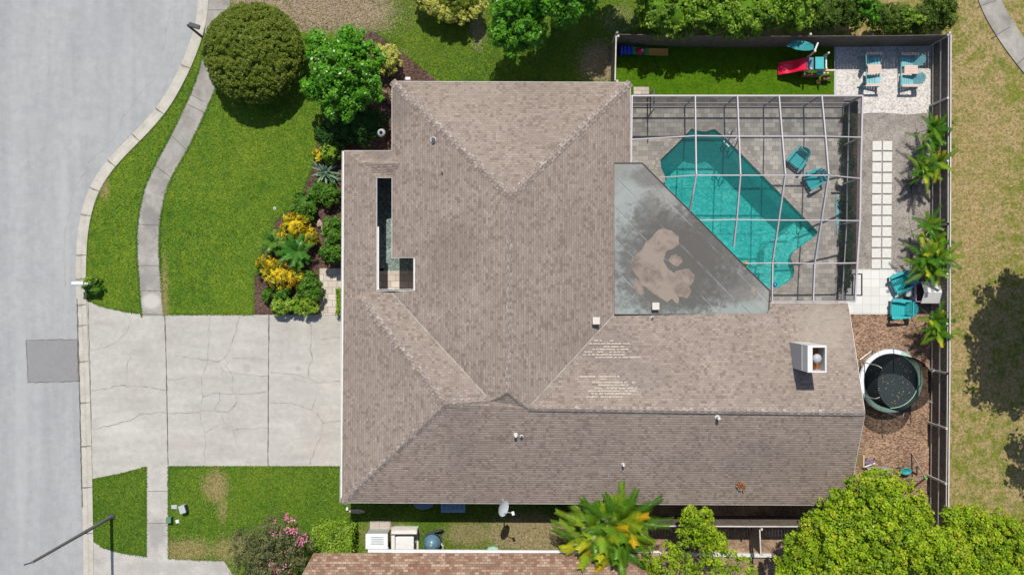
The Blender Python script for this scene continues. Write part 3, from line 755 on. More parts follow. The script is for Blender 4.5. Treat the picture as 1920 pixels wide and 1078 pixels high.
# flat patio roof
fr_ = empty('patio_roof', P(1297,450), 'flat grey membrane patio roof with a brown dried pond stain', 'roof')
def flatz(px, py):
    a, b, c = P(1152,306,2.97), P(1152,589,2.97), P(1443,545,2.70); n_ = (b-a).cross(c-a); zz = 2.8
    for _ in range(8):
        q = P(px, py, zz); zz = a.z-((q.x-a.x)*n_.x+(q.y-a.y)*n_.y)/n_.z
    return P(px, py, zz)
m = MB()
fp = [flatz(1152,306), flatz(1204,306), flatz(1443,545), flatz(1441,589), flatz(1152,589)]
top = [p.copy() for p in fp]; bot = [p-Vector((0,0,.14)) for p in fp]
m.face(top[::-1] if (top[1]-top[0]).cross(top[2]-top[0]).z < 0 else top)
m.face(bot)
for i in range(5): m.face([bot[i], bot[(i+1) % 5], top[(i+1) % 5], top[i]])
m.build('membrane', M['flat'], fr_, True)
m = MB()
for a, b in ((0,1),(1,2),(2,3)): m.beam(top[a]+Vector((0,0,-.05)), top[b]+Vector((0,0,-.05)), .05, .16)
m.build('drip_edge', M['bronze'], fr_, True)
def stain(pts, seed, jit=.05):
    rr = random.Random(seed); q = []
    pts = [Vector((x, y)) for x, y in pts]
    for a, b in zip(pts, pts[1:]+pts[:1]):
        k = max(2, int((b-a).length/6))
        for i in range(k):
            p = a.lerp(b, i/k)+Vector((rr.uniform(-1.2,1.2), rr.uniform(-1.2,1.2))); q.append(p)
    w3 = [flatz(p.x, p.y)+Vector((0,0,.006)) for p in q]
    m = MB()
    for t in tessellate_polygon([[Vector((p.x, p.y, 0)) for p in w3]]):
        tri = [w3[k] for k in t]
        if (tri[1]-tri[0]).cross(tri[2]-tri[0]).z < 0: tri = tri[::-1]
        m.face(tri)
    return m.build('pond_stain', M['silt'], fr_, True)
zz = lambda l: [(1140+x*.2783, 300+y*.2783) for x, y in l]
stain(zz([(340,470),(380,460),(430,480),(475,520),(478,570),(440,600),(400,610),(385,640),(375,680),(400,730),(440,760),(480,740),(540,730),(580,770),(580,820),(548,850),(562,890),(530,935),(480,918),(470,972),(430,935),(400,955),(330,920),(280,880),(235,850),(205,800),(165,740),(150,690),(180,640),(230,600),(255,560),(300,520)]), 1)
stain(zz([(178,790),(210,815),(238,868),(240,905),(200,905),(166,865)]), 2)
stain(zz([(425,645),(455,635),(490,655),(500,690),(470,715),(430,705),(405,675)]), 3)
stain(zz([(965,860),(985,850),(1002,880),(998,908),(975,905),(962,885)]), 4)
# patio posts under the flat roof
m = MB()
for px, py in ((1225,350),(1300,428),(1370,500),(1425,560)): m.beam(P(px,py,0), P(px,py,0)+Vector((-.15,-.15,2.55)), .12, .12)
m.build('post', M['white'], fr_, True)
# roof fittings
def pipevent(px, py, plane, label, h=.35, r0=.055, box=False, s=.26, cap=None):
    p, n_ = onroof(px, py, plane) if plane else (flatz(px, py), Vector((0,0,1)))
    e = empty('box_vent' if box else 'vent_pipe', p, label, 'roof vent')
    m = MB()
    if box:
        m.box((0,0,h/2), (s, s, h)); m.build('housing', M['offwhite'], e, bevel=.02)
        m = MB(); m.box((0,0,h+.02), (s*1.2, s*1.2, .05)); m.build('cap', M['offwhite'], e, bevel=.015)
    else:
        m.tube([(0,0,-.05),(0,0,h)], r0, 10); m.build('pipe', cap or M['dark'], e)
        m = MB(); m.lathe((0,0,0), [(r0*1.7,-.03),(r0*1.5,.03),(r0*1.05,.06)], 12); m.build('flashing', M['white'], e)
    return e
NW = ('A','A1','R0'); SO = ('SW','G2','GR')
pipevent(813,263,NW,'stubby roof vent pipe high on the west slope of the main roof', .22, .09)
pipevent(829,323,NW,'tiny dark pipe low on the west slope near the courtyard slot', .2, .04)
pipevent(1117,601,('B','C','R0'),'cream box vent on the shingles left of the flat patio roof', .22, box=True)
pipevent(1228,574,None,'cream box vent standing on the lower edge of the flat patio roof', .22, box=True)
pipevent(1223,596,NE,'tiny dark pipe on the shingles just below the flat patio roof', .12, .05)
pipevent(967,815,SO,'white vent pipe, left one of a close pair on the south slope', .3, .06, cap=M['white'])
pipevent(978,818,SO,'short black vent pipe, right one of a close pair on the south slope', .15, .05)
pipevent(1345,782,SO,'cream vent pipe just below the long ridge', .35, .065, cap=M['offwhite'])
pipevent(1168,870,SO,'thin white vent pipe low on the south slope above the orange-green palm', .28, .045, cap=M['white'])
p, n_ = onroof(1390,908,SO); m = MB(); r = random.Random(3)
for i in range(26):
    c = Vector((r.gauss(0,.09), r.gauss(0,.09), r.uniform(0,.06))); m.cur = r.choice([(.35,.16,.07),(.45,.25,.12),(.2,.1,.05)])
    m.box(c, (.12,.05,.012), Matrix.Rotation(r.uniform(0,6), 3, 'Z') @ Matrix.Rotation(r.uniform(-.6,.6), 3, 'X'))
o = m.build('leaf_litter', M['leaf']); o.location = p+n_*.03; tag(o, 'small clump of dry brown leaves lying on the south roof slope', 'leaves')
# chimney
ch = empty('chimney', onroof(1497,668,NE)[0], 'boxy pale chimney on the east roof with an open copper lined top', 'chimney')
k0 = 1/1.0853/S
x0, x1 = (1481-CX)*k0, (1549-CX)/1.1538/S; y1 = -(641-CY)*k0; y0 = -(698-CY)/1.1538/S
z0, z1 = 2.9, 5.6; t = .05
m = MB()
m.box(((x0+x1)/2, y1-t/2, (z0+z1)/2), (x1-x0, t, z1-z0)); m.box(((x0+x1)/2, y0+t/2, (z0+z1)/2), (x1-x0, t, z1-z0))
m.box((x0+t/2, (y0+y1)/2, (z0+z1)/2), (t, y1-y0-2*t-.004, z1-z0)); m.box((x1-t/2, (y0+y1)/2, (z0+z1)/2), (t, y1-y0-2*t-.004, z1-z0))
m.build('cladding', M['white'], ch, True)
m = MB(); m.box((x0-.012, (y0+y1)/2, (z0+z1)/2-.3), (.02, y1-y0-.02, z1-z0-.7)); m.build('side_panel', M['grey'], ch, True)
m = MB(); m.box(((x0+x1)/2, (y0+y1)/2, 4.75), (x1-x0-2*t-.01, y1-y0-2*t-.01, .03)); m.build('lining', M['copper'], ch, True)
m = MB(); cxm, cym = (x0+x1)/2+.08, (y0+y1)/2
m.lathe((cxm, cym, 0), [(.11,4.75),(.11,5.35)], 16)
m.build('flue', M['dark'], ch, True)
m = MB(); m.lathe((cxm, cym, 5.34), [(.02,0),(.165,.01),(.195,.05),(.18,.09),(.135,.14),(.07,.165),(.01,.17)], 24); m.build('flue_cap', M['grey'], ch, True, True)
m = MB()
m.box((x0+.10,(y0+y1)/2,z1+.015), (.20,y1-y0,.03)); m.box((x1-.02,(y0+y1)/2,z1+.015), (.05,y1-y0,.03)); m.box(((x0+x1)/2+.05,y0+.02,z1+.017), (x1-x0-.1,.05,.03)); m.box(((x0+x1)/2+.05,y1-.04,z1+.017), (x1-x0-.1,.09,.03))
m.build('rim', M['white'], ch, True)
# satellite dish
dd = empty('satellite_dish', P(943,950,2.9), 'pale oval satellite dish on an arm at the south eave', 'satellite dish')
m = MB(); ring = []
Md = Matrix.Rotation(R(-10), 3, 'Z') @ Matrix.Rotation(R(38), 3, 'Y')
nr, nk = 6, 24; base = []
for i in range(nr+1):
    for k in range(nk):
        a = 2*math.pi*k/nk; q = i/nr; v_ = Md @ Vector((.27*q*math.cos(a), .36*q*math.sin(a), .09*q*q)); m.v.append(tuple(v_+Vector((-.02,.05,.35))))
for i in range(nr):
    for k in range(nk): m.f.append((i*nk+k, i*nk+(k+1) % nk, (i+1)*nk+(k+1) % nk, (i+1)*nk+k)); m.c.append(None)
m.build('reflector', M['grey'], dd, smooth=True)
m = MB(); m.tube([(0,.35,-.3),(0,.1,.1),(-.02,.05,.33)], .03); m.box((0,.38,-.32), (.3,.3,.03)); m.build('mast', M['steel'], dd)
m = MB(); m.tube([(-.02,-.2,.35),(.25,-.1,.55),(.42,-.08,.75)], .018); m.build('feed_arm', M['steel'], dd)
m = MB(); m.box((.44,-.08,.78), (.12,.16,.10), rz=.3); m.build('receiver', M['white'], dd, bevel=.015)

# ---------------- neighbour house (only its roof edge is in frame)
nh = empty('neighbour_house', P(1000,1150), 'tan shingled neighbouring roof with a white gutter along the lower edge', 'house')
NV = [P(588,1036,2.6), P(1238,1036,2.6), P(1238,1200,4.6), P(500,1200,4.6)]
m = MB(); uvs = []; slopeface(m, NV, NV[:2], uvs)
a, b, c_, d_ = NV
far = [P(1238,1400,2.6), P(400,1400,2.6)]
slopeface(m, [NV[3], NV[2], far[0], far[1]], (far[1], far[0]), uvs)
slopeface(m, [NV[0], NV[3], far[1], P(420,1400,2.6)], (NV[0], far[1]), uvs)
m.uv = uvs; m.build('roof', M['shingle2'], nh, True)
m = MB(); pts = [P(610,1060), P(1222,1060), P(1222,1340), P(560,1340), P(610,1060)]
for a, b in zip(pts[:-1], pts[1:]): m.beam(a+Vector((0,0,1.2)), b+Vector((0,0,1.2)), .15, 2.4)
m.build('wall', M['stucco'], nh, True)
ga = P(690,1032,2.55); gb = P(1240,1035,2.55)
m = MB(); m.beam(ga, gb, .13, .09); m.build('gutter', M['white'], nh, True)

lc = empty('garden_curb', P(1345,1039), 'low white concrete curb running behind the gate panel at the bottom edge', 'curb')
m = MB(); m.beam(P(1242,1037,.12), P(1452,1040,.12), .17, .24); m.build('curb', M['stone'], lc, True)
# ---------------- screen cage
cage = empty('screen_cage', P(1400,370), 'pale framed mesh pool enclosure with a ridged roof over the whole pool deck', 'pool enclosure')
zr = {180:2.5, 257:3.15, 329:3.75, 413:3.2, 494:2.5, 565:2.5}
RAFT = [[(1303,180),(1304,255),(1305,329),(1299,365),(1293,397)],
        [(1382,180),(1385,256),(1388,329),(1381,412),(1375,464)],
        [(1460,180),(1466,256),(1472,329),(1460,413),(1448,493),(1447,565)],
        [(1540,180),(1547,256),(1553,329),(1540,413),(1527,494),(1524,565)]]
ZR = [[2.5,3.15,3.75,3.4,2.75],[2.5,3.15,3.75,3.2,2.7],[2.5,3.15,3.75,3.2,2.55,2.5],[2.5,3.15,3.75,3.2,2.5,2.5]]
LEFT = [(1185,180,2.5),(1184,262,2.6),(1184,306,2.62)]
RIGHT = [(1617,180,2.5),(1615,258,2.5),(1613,335,2.5),(1612,414,2.5),(1607,493,2.5),(1603,565,2.5)]
BT = (.052, .13)
rp = [[P(x, y, z) for (x, y), z in zip(a, b)] for a, b in zip(RAFT, ZR)]
rt = [P(*q) for q in RIGHT]; lf = [P(*q) for q in LEFT]
for a in rp:
    m = MB()
    for p, q in zip(a[:-1], a[1:]): m.beam(p, q, BT[0], .17)
    m.build('rafter', M['alu'], cage, True)
pur = [[lf[0]]+[a[0] for a in rp]+[rt[0]], [lf[1]]+[a[1] for a in rp]+[rt[1]], [P(1238,333,2.75)]+[a[2] for a in rp]+[rt[2]],
       [P(1313,413,2.72), rp[1][3], rp[2][3], rp[3][3], rt[3]], [P(1397,494,2.68), rp[2][4], rp[3][4], rt[4]], [P(1446,565,2.55), rp[3][5], rt[5]]]
for k, a in enumerate(pur):
    m = MB()
    for p, q in zip(a[:-1], a[1:]): m.beam(p, q, .045 if k else .07, .08)
    m.build('purlin', M['alu'], cage, True)
m = MB()
for p, q in zip(rt[:-1], rt[1:]): m.beam(p, q, .07, .12)
m.build('eave_beam', M['alu'], cage, True); m = MB()
for p, q in zip(lf[:-1], lf[1:]): m.beam(p, q, .055, .10)
m.beam(lf[2], P(1205,307,2.72), .06, .08)
m.build('eave_beam', M['alu'], cage, True)
edge = [P(1205,307,2.74), P(1238,333,2.75)]
# roof mesh panels
m = MB()
def quadmesh(r1, r2):
    for i in range(min(len(r1), len(r2))-1):
        m.face([r1[i], r2[i], r2[i+1], r1[i+1]])
def fan(pts): 
    for t in tessellate_polygon([[Vector((p.x,p.y,0)) for p in pts]]): m.face([pts[k] for k in t])
fan([lf[0], rp[0][0], rp[0][1], lf[1]]); fan([lf[1], rp[0][1], rp[0][2], P(1238,333,2.75), P(1205,307,2.74), lf[2]])
fan([P(1238,333,2.75), rp[0][2], rp[0][3], rp[0][4]])
fan([rp[0][0], rp[1][0], rp[1][1], rp[0][1]]); fan([rp[0][1], rp[1][1], rp[1][2], rp[0][2]])
fan([rp[0][2], rp[1][2], rp[1][3], P(1313,413,2.72), rp[0][4]]); fan([P(1313,413,2.72), rp[1][3], rp[1][4]])
fan([rp[1][0], rp[2][0], rp[2][1], rp[1][1]]); fan([rp[1][1], rp[2][1], rp[2][2], rp[1][2]]); fan([rp[1][2], rp[2][2], rp[2][3], rp[1][3]])
fan([rp[1][3], rp[2][3], rp[2][4], P(1397,494,2.68), rp[1][4]]); fan([P(1397,494,2.68), rp[2][4], rp[2][5], P(1443,545,2.66)])
for i in range(5): fan([rp[2][i], rp[3][i], rp[3][i+1], rp[2][i+1]])
for i in range(5): fan([rp[3][i], rt[i], rt[i+1], rp[3][i+1]])
m.build('roof_mesh', M['screen'], cage, True)
def gnd(p, z=.09): return Vector((p.x, p.y, z))
m = MB()
north = [lf[0]]+[a[0] for a in rp]+[rt[0]]
for p, q in zip(north[:-1], north[1:]): m.face([p, q, gnd(q), gnd(p)])
for p, q in zip(rt[:-1], rt[1:]): m.face([p, q, gnd(q), gnd(p)])
m.face([rt[5], rp[2][5], gnd(rp[2][5]), gnd(rt[5])])
m.build('wall_mesh', M['wscreen'], cage, True)
def post(p, wd=.07, z0=.09): 
    m = MB(); m.beam((p.x, p.y, z0), (p.x, p.y, p.z-.04), wd, wd); m.build('post', M['alu'], cage, True)
for p in north+rt[1:]: post(p)
post(rp[3][5]); post(rp[2][5])
m = MB()
for zq in (.13, 1.0):
    for p, q in zip(north[:-1], north[1:]): m.beam(gnd(p, zq), gnd(q, zq), .05, .07)
    for p, q in zip(rt[:-1], rt[1:]): m.beam(gnd(p, zq), gnd(q, zq), .05, .07)
m.build('rail', M['alu'], cage, True)
# door in the north-west corner and south-east corner
for (x, y, x2, y2) in ((1213,186,1213,222),(1583,515,1583,553)):
    m = MB(); a = P(x, y); b = P(x2, y2)
    for p in (a, b): m.beam(p+Vector((0,0,.1)), p+Vector((0,0,2.1)), .05, .05)
    for zq in (.14, 1.0, 2.1): m.beam(a+Vector((0,0,zq)), b+Vector((0,0,zq)), .05, .05)
    m.build('door_frame', M['bronze'], cage, True)

# ---------------- wooden fence
def fence(name, pts, label, out_side, railside=1, rails=(.25,1.0,1.72), h=1.83, postgap=2.45, mat=None, leaning=0, cap=True):
    """pts: ground points (world); boards as one panel per stretch, posts and rails separate"""
    e = empty(name, pts[0], label, 'fence')
    for a, b in zip(pts[:-1], pts[1:]):
        d = (b-a); L = d.length; d.normalize(); s = Vector((d.y, -d.x, 0))*railside
        k = max(1, round(L/postgap)); nb = int(L/.145)
        m = MB(); rr = random.Random(int(L*100))
        for i in range(nb):
            t = (i+.5)/nb; c = a+(b-a)*t; hh = h+rr.uniform(-.015,.015)
            m.box((c.x, c.y, hh/2+.02), (L/nb-.005, .022, hh), rz=math.atan2(d.y, d.x))
        m.build('boards', mat or M['fence'], e, True)
        for zq in rails:
            m = MB(); m.beam(a+s*.035+Vector((0,0,zq)), b+s*.035+Vector((0,0,zq)), .045, .085); m.build('rail', M['rail'], e, True)
        if cap:
            m = MB(); m.beam(a+Vector((0,0,h+.045)), b+Vector((0,0,h+.045)), .055, .025); m.build('top_rail', M['rail'], e, True)
        for i in range(k+1):
            c = a+(b-a)*(i/k)+s*.10; m = MB(); m.beam(c, c+Vector((0,0,h+.02)), .09, .09); m.build('post', M['rail'], e, True)
    return e
def ft(px, py, h=1.83): p = P(px, py, h); return Vector((p.x, p.y, 0))
fence('board_fence', [ft(1153,152), ft(1155,68)], 'short weathered board fence beside the rear corner of the house', 1, 1, rails=(.25,1.0), cap=True)
fence('board_fence', [ft(1157,65), ft(1400,69), ft(1640,68), ft(1781,66)], 'long grey board fence along the hedge behind the artificial turf', 1, -1, rails=(), cap=False)
fence('board_fence', [ft(1782,66), ft(1781,420), ft(1780,700), ft(1777,1010)], 'tall brown board fence with exposed rails beside the dry field', 1, 1)
fence('board_fence', [ft(1228,985), ft(1408,986), ft(1560,986)], 'dark board fence with two pale rails behind the south eave', 1, 1)
fence('fence_gate', [ft(1424,992), ft(1426,1040)], 'short weathered gate panel standing open towards the neighbour roof', 1, -1, rails=(.3,1.5), cap=True, mat=M['wood'])

# ---------------- foliage
def leaves(name, pos, nrm, size, cols, mat, parent, world=True, aspect=.5, fold=.12):
    n = len(pos)
    nrm = nrm/np.maximum(np.linalg.norm(nrm, axis=1, keepdims=True), 1e-6)
    ref = rng.normal(size=(n, 3)); t1 = np.cross(nrm, ref); t1 /= np.maximum(np.linalg.norm(t1, axis=1, keepdims=True), 1e-6)
    t2 = np.cross(nrm, t1); size = np.asarray(size)[:, None]
    a = pos-t1*size*.5; b = pos+t2*size*aspect*.5-nrm*size*fold; c = pos+t1*size*.5-nrm*size*fold*1.2; d = pos-t2*size*aspect*.5-nrm*size*fold
    v = np.stack([a, b, c, d], 1).reshape(-1, 3).astype(np.float32)
    me = bpy.data.meshes.new(name); me.vertices.add(4*n); me.vertices.foreach_set('co', v.ravel())
    me.loops.add(4*n); me.loops.foreach_set('vertex_index', np.arange(4*n, dtype=np.int32))
    me.polygons.add(n); me.polygons.foreach_set('loop_start', np.arange(0, 4*n, 4, dtype=np.int32)); me.polygons.foreach_set('loop_total', np.full(n, 4, np.int32))
    at = me.color_attributes.new('Col', 'FLOAT_COLOR', 'CORNER')
    cc = np.repeat(np.concatenate([cols, np.ones((n, 1))], 1), 4, axis=0).astype(np.float32); at.data.foreach_set('color', cc.ravel())
    me.update(calc_edges=True); me.materials.append(mat)
    o = bpy.data.objects.new(name, me); col.objects.link(o)
    if parent: o.parent = parent; o.location = -parent.location if world else (0,0,0)
    return o
PAL = dict(
 bush=[(.14,.195,.02),(.165,.225,.024),(.20,.255,.03),(.10,.15,.018)],
 bright=[(.055,.20,.010),(.080,.27,.013),(.12,.34,.018),(.035,.13,.009),(.17,.38,.03)],
 hedge=[(.12,.25,.016),(.17,.32,.020),(.07,.15,.014),(.23,.38,.03),(.30,.44,.05)],
 darkhedge=[(.06,.115,.015),(.095,.160,.018),(.13,.20,.022),(.04,.075,.012),(.17,.25,.03)],
 deep=[(.03,.095,.013),(.045,.12,.016),(.022,.07,.012)],
 big=[(.19,.32,.010),(.27,.41,.012),(.36,.50,.018),(.09,.16,.010),(.46,.48,.03),(.13,.25,.012),(.30,.45,.015)],
 olive=[(.11,.15,.035),(.14,.175,.05),(.08,.115,.028),(.20,.20,.09),(.28,.25,.15)],
 yellow=[(.42,.45,.06),(.58,.56,.12),(.22,.32,.04),(.66,.62,.22)],
 croton=[(.78,.56,.015),(.86,.68,.03),(.55,.20,.02),(.24,.26,.02),(.85,.72,.08),(.12,.18,.015),(.60,.42,.02),(.10,.16,.015),(.16,.20,.02)],
 lime=[(.20,.35,.02),(.28,.43,.04),(.36,.48,.08),(.10,.20,.015)],
 mid=[(.07,.18,.014),(.10,.23,.02),(.15,.28,.035),(.045,.12,.012)],
 pink=[(.80,.20,.36),(.70,.26,.44),(.82,.40,.50),(.58,.14,.28)],
 red=[(.25,.04,.03),(.38,.13,.05),(.16,.05,.03)],
 field=[(.05,.075,.012),(.08,.11,.016),(.035,.05,.01)],
)
def palcol(pal, n, clump=None, w=None):
    p = np.array(PAL[pal]); idx = rng.integers(0, len(p), n)
    c = p[idx]
    if clump is not None:  # branches differ a little in leaf age
        c = c*.5+p[clump % len(p)]*.5
    return np.clip(c*rng.uniform(.8, 1.2, (n, 1)), 0, 1)
def crownpts(c, r, clumps, per, cr, zmin=-.35, up=.45, inner=.72):
    c = np.array(c, float); r = np.array(r, float)
    d = rng.normal(size=(clumps*3, 3)); d /= np.linalg.norm(d, axis=1, keepdims=True); d = d[d[:, 2] > zmin][:clumps]
    k = len(d); ctr = c+d*r*rng.uniform(inner, 1.0, (k, 1)); crr = cr*rng.uniform(.5, 1.6, k)
    v = rng.normal(size=(k, per, 3)); v /= np.linalg.norm(v, axis=2, keepdims=True)
    v = v+d[:, None, :]*.7; v /= np.linalg.norm(v, axis=2, keepdims=True)
    pos = ctr[:, None, :]+v*crr[:, None, None]*rng.uniform(.55, 1.05, (k, per, 1))
    nr = v*.7+np.array([0, 0, up])+rng.normal(size=v.shape)*.36
    cid = np.repeat(rng.integers(0, 997, k), per)
    return pos.reshape(-1, 3), nr.reshape(-1, 3), cid
def blob(m, c, r, seed, n=14, amp=.07):
    rr = random.Random(seed); base = len(m.v); rows = 8
    ph = [rr.uniform(0, 6) for _ in range(6)]
    for i in range(rows+1):
        th = math.pi*i/rows
        for k in range(n):
            a = 2*math.pi*k/n; q = 1+amp*(math.sin(3*a+ph[0])*math.sin(2*th+ph[1])+.6*math.sin(5*a+ph[2]+th*3))
            m.v.append((c[0]+r[0]*q*math.sin(th)*math.cos(a), c[1]+r[1]*q*math.sin(th)*math.sin(a), c[2]+r[2]*q*math.cos(th)))
    for i in range(rows):
        for k in range(n): m.f.append((base+i*n+k, base+(i+1)*n+k, base+(i+1)*n+(k+1) % n, base+i*n+(k+1) % n)); m.c.append(m.cur)
def limb(m, a, b, r0, r1, seed, n=7):
    rr = random.Random(seed); a = Vector(a); b = Vector(b); pts = []; k = 5
    for i in range(k+1):
        t = i/k; j = Vector((rr.uniform(-1,1), rr.uniform(-1,1), 0))*(b-a).length*.04*(0 if i in (0,k) else 1); pts.append(a.lerp(b, t)+j)
    m.tube(pts, [r0+(r1-r0)*i/k for i in range(k+1)], n)
def plant(name, label, cat, lobes, pal, leaf=.12, clumps=60, per=60, cr=.3, trunk=None, group=None, mat=None, aspect=.55, core=.72, up=.45, kind='trunk', zmin=-.35, inner=.72, base=None, extra=None):
    """lobes: (px, py, radius px, z centre, z radius) seen from above; every lobe of one plant goes in one crown mesh"""
    L = []
    for lb in lobes:
        px, py, rp_, zc_, zr_ = lb[:5]; ry_ = lb[5] if len(lb) > 5 else rp_
        k = (1-zc_/H)/S; c = P(px, py, zc_); L.append((c, (rp_*k, ry_*k, zr_)))
    b = Vector((0,0,0))
    if base: b = P(*base)
    else:
        for c, r_ in L: b += c
        b /= len(L); b.z = 0
    e = empty(name, b, label, cat, group)
    area = [r_[0]*r_[1] for c, r_ in L]; tot = sum(area)
    Ps, Ns, Cs = [], [], []
    for (c, r_), a in zip(L, area):
        k = max(3, int(clumps*a/tot)); p, n_, cid = crownpts(c, r_, k, per, cr, zmin=zmin, up=up, inner=inner); Ps.append(p); Ns.append(n_); Cs.append(cid)
    p = np.concatenate(Ps); n_ = np.concatenate(Ns); cid = np.concatenate(Cs)
    keep = p[:, 2] > .03; p, n_, cid = p[keep], n_[keep], cid[keep]
    o = leaves('crown' if kind == 'trunk' else 'foliage', p, n_, leaf*rng.uniform(.6, 1.3, len(p)), palcol(pal, len(p), cid), mat or M['leaf'], e, aspect=aspect)
    if core:
        m = MB(); m.cur = PAL[pal][0]
        for i, (c, r_) in enumerate(L): blob(m, c, tuple(x*core for x in r_), i+int(c.x*10))
        m.build('inner_foliage', M['leaf'], e, True, True)
    m = MB()
    if trunk:
        hx = min(c.z for c, r_ in L)
        tp = Vector((b.x, b.y, hx*.55)); limb(m, (b.x, b.y, -.05), tp, trunk, trunk*.75, 1, 10)
        for i, (c, r_) in enumerate(L):
            limb(m, tp, c, trunk*.55, trunk*.25, i+3)
            for j in range(4):
                a = j*1.57+i; limb(m, c-Vector((0,0,r_[2]*.3)), (c.x+math.cos(a)*r_[0]*.7, c.y+math.sin(a)*r_[1]*.7, c.z+r_[2]*.2), trunk*.22, trunk*.08, i*7+j, 5)
    else:
        for i in range(5):
            a = i*1.256; limb(m, (b.x+.05*math.cos(a), b.y+.05*math.sin(a), -.03), (L[0][0].x+math.cos(a)*L[0][1][0]*.4, L[0][0].y+math.sin(a)*L[0][1][1]*.4, L[0][0].z*.9), .03, .012, i, 5)
    m.build('trunk' if kind == 'trunk' else 'stem', M['trunk'], e, True)
    return e
def clipped(name, label, cat, poly, z0, z1, pal, leaf, n, group=None, topn=.06, mat=None, trunkr=.05):
    """clipped hedge: leaves over the faces of a box-like volume"""
    pts = pxpoly(poly); A = np.array([(p.x, p.y) for p in pts]); mn, mx_ = A.min(0), A.max(0)
    c = Vector((float((mn[0]+mx_[0])/2), float((mn[1]+mx_[1])/2), 0)); e = empty(name, c, label, cat, group)
    def inside(q):
        r_ = np.zeros(len(q), bool); j = len(A)-1
        for i in range(len(A)):
            cnd = ((A[i,1] > q[:,1]) != (A[j,1] > q[:,1])) & (q[:,0] < (A[j,0]-A[i,0])*(q[:,1]-A[i,1])/(A[j,1]-A[i,1]+1e-9)+A[i,0]); r_ ^= cnd; j = i
        return r_
    q = rng.uniform(mn, mx_, (int(n*1.6), 2)); q = q[inside(q)][:n]
    und = np.sin(q[:,0]*2.3+q[:,1]*1.7)*.05+np.sin(q[:,0]*5.1-q[:,1]*4.3)*.05+np.sin(q[:,0]*11+q[:,1]*9)*.03
    zt = z1+und*1.6+rng.normal(size=len(q))*topn-rng.uniform(0, .22, len(q))**1.0*(rng.random(len(q)) < .5)
    p = np.column_stack([q, zt]); nr = rng.normal(size=p.shape)*.55+np.array([0,0,.8])
    sides, sn = [], []
    per = sum((pts[i]-pts[i-1]).length for i in range(len(pts)))
    for i in range(len(pts)):
        a, b_ = pts[i-1], pts[i]; k = int(n*.7*(b_-a).length/per*(z1-z0)/1.5)
        t = rng.random(k)[:, None]; d = (b_-a).normalized(); out = Vector((d.y, -d.x, 0))
        mid = (a+b_)/2
        if (mid-c).dot(out) < 0: out = -out
        s_ = np.array(a)[None]*(1-t)+np.array(b_)[None]*t; s_[:, 2] = rng.uniform(z0, z1, k); s_ += np.array(out)*rng.normal(size=(k, 1))*.07
        sides.append(s_); sn.append(rng.normal(size=(k, 3))*.5+np.array(out)+np.array([0,0,.3]))
    p = np.concatenate([p]+sides); nr = np.concatenate([nr]+sn)
    cl = (np.floor(p[:,0]/.35)*7+np.floor(p[:,1]/.35)*13+500).astype(int)
    leaves('foliage', p, nr, leaf*rng.uniform(.6,1.3,len(p)), palcol(pal, len(p), cl), mat or M['leaf'], e)
    m = MB(); m.cur = PAL[pal][0]; cc = Vector((c.x, c.y, 0))
    m.prism([cc+(Vector((x.x, x.y, 0))-cc)*.96 for x in pts], z0, z1-.16); m.build('inner_foliage', M['leaf'], e, True)
    m = MB(); k = max(2, int((mx_-mn).max()/.8))
    for i in range(k):
        t = (i+.5)/k; x = mn[0]+(mx_[0]-mn[0])*(t if mx_[0]-mn[0] > mx_[1]-mn[1] else .5); y = mn[1]+(mx_[1]-mn[1])*(t if mx_[0]-mn[0] <= mx_[1]-mn[1] else .5)
        m.tube([(float(x), float(y), -.03), (float(x)+.03, float(y), z0+.3)], trunkr, 6)
    m.build('stem', M['trunk'], e, True)
    return e
# --- front garden
plant('round_tree', 'huge round clipped dark olive tree overhanging the sidewalk', 'tree', [(476,100,91,1.35,1.35)], 'bush', .08, 1500, 44, .11, .16, aspect=.6, core=.86, inner=.94, zmin=-.25)
plant('leafy_tree', 'bright green bushy tree with glossy leaves beside the round clipped tree', 'tree',
    [(648,140,62,3.0,1.3),(610,110,32,2.8,.8),(690,110,30,2.8,.8),(640,190,42,2.5,.9),(600,165,32,2.4,.8),(590,80,18,2.6,.5),(660,85,32,2.9,.7),(680,170,32,2.6,.7)], 'bright', .15, 620, 42, .20, .11, mat=M['waxleaf'], aspect=.62, core=.0, inner=.35)
plant('variegated_shrub', 'yellow variegated shrub at the right edge of the bright leafy tree', 'shrub', [(727,112,24,.9,.6),(712,100,14,.8,.4)], 'yellow', .14, 60, 40, .13, aspect=.4, kind='s', core=.8)
plant('dark_shrub', 'large dark green shrub in the shade below the bright leafy tree', 'shrub', [(640,235,34,1.0,.75),(680,235,34,1.0,.75),(615,255,20,.9,.6)], 'deep', .12, 150, 50, .2, kind='s', core=.85)
plant('garden_shrub', 'yellow-green shrub hugging the upper left corner of the front roof', 'shrub', [(622,283,19,.8,.5),(617,265,12,.7,.4)], 'lime', .13, 50, 40, .15, kind='s')
plant('garden_shrub', 'small orange-leaved shrub at the lawn edge above the spiky grey plant', 'shrub', [(600,292,11,.5,.35)], 'croton', .14, 16, 30, .1, kind='s')
plant('garden_shrub', 'low green shrub just below the spiky grey plant', 'shrub', [(618,364,20,.6,.4),(600,350,13,.5,.35)], 'mid', .13, 50, 36, .13, kind='s')
plant('garden_shrub', 'mixed green shrub spreading from the bed onto the front lawn', 'shrub', [(575,385,26,.5,.4),(560,398,18,.5,.4),(588,370,15,.5,.4),(545,415,14,.4,.3)], 'mid', .12, 90, 40, .14, kind='s')
plant('garden_shrub', 'tall leafy green shrub against the front eave beside the dark mulch', 'shrub', [(628,430,19,1.1,.8),(624,470,20,1.1,.8),(632,450,18,1.2,.8)], 'mid', .14, 90, 42, .16, kind='s')
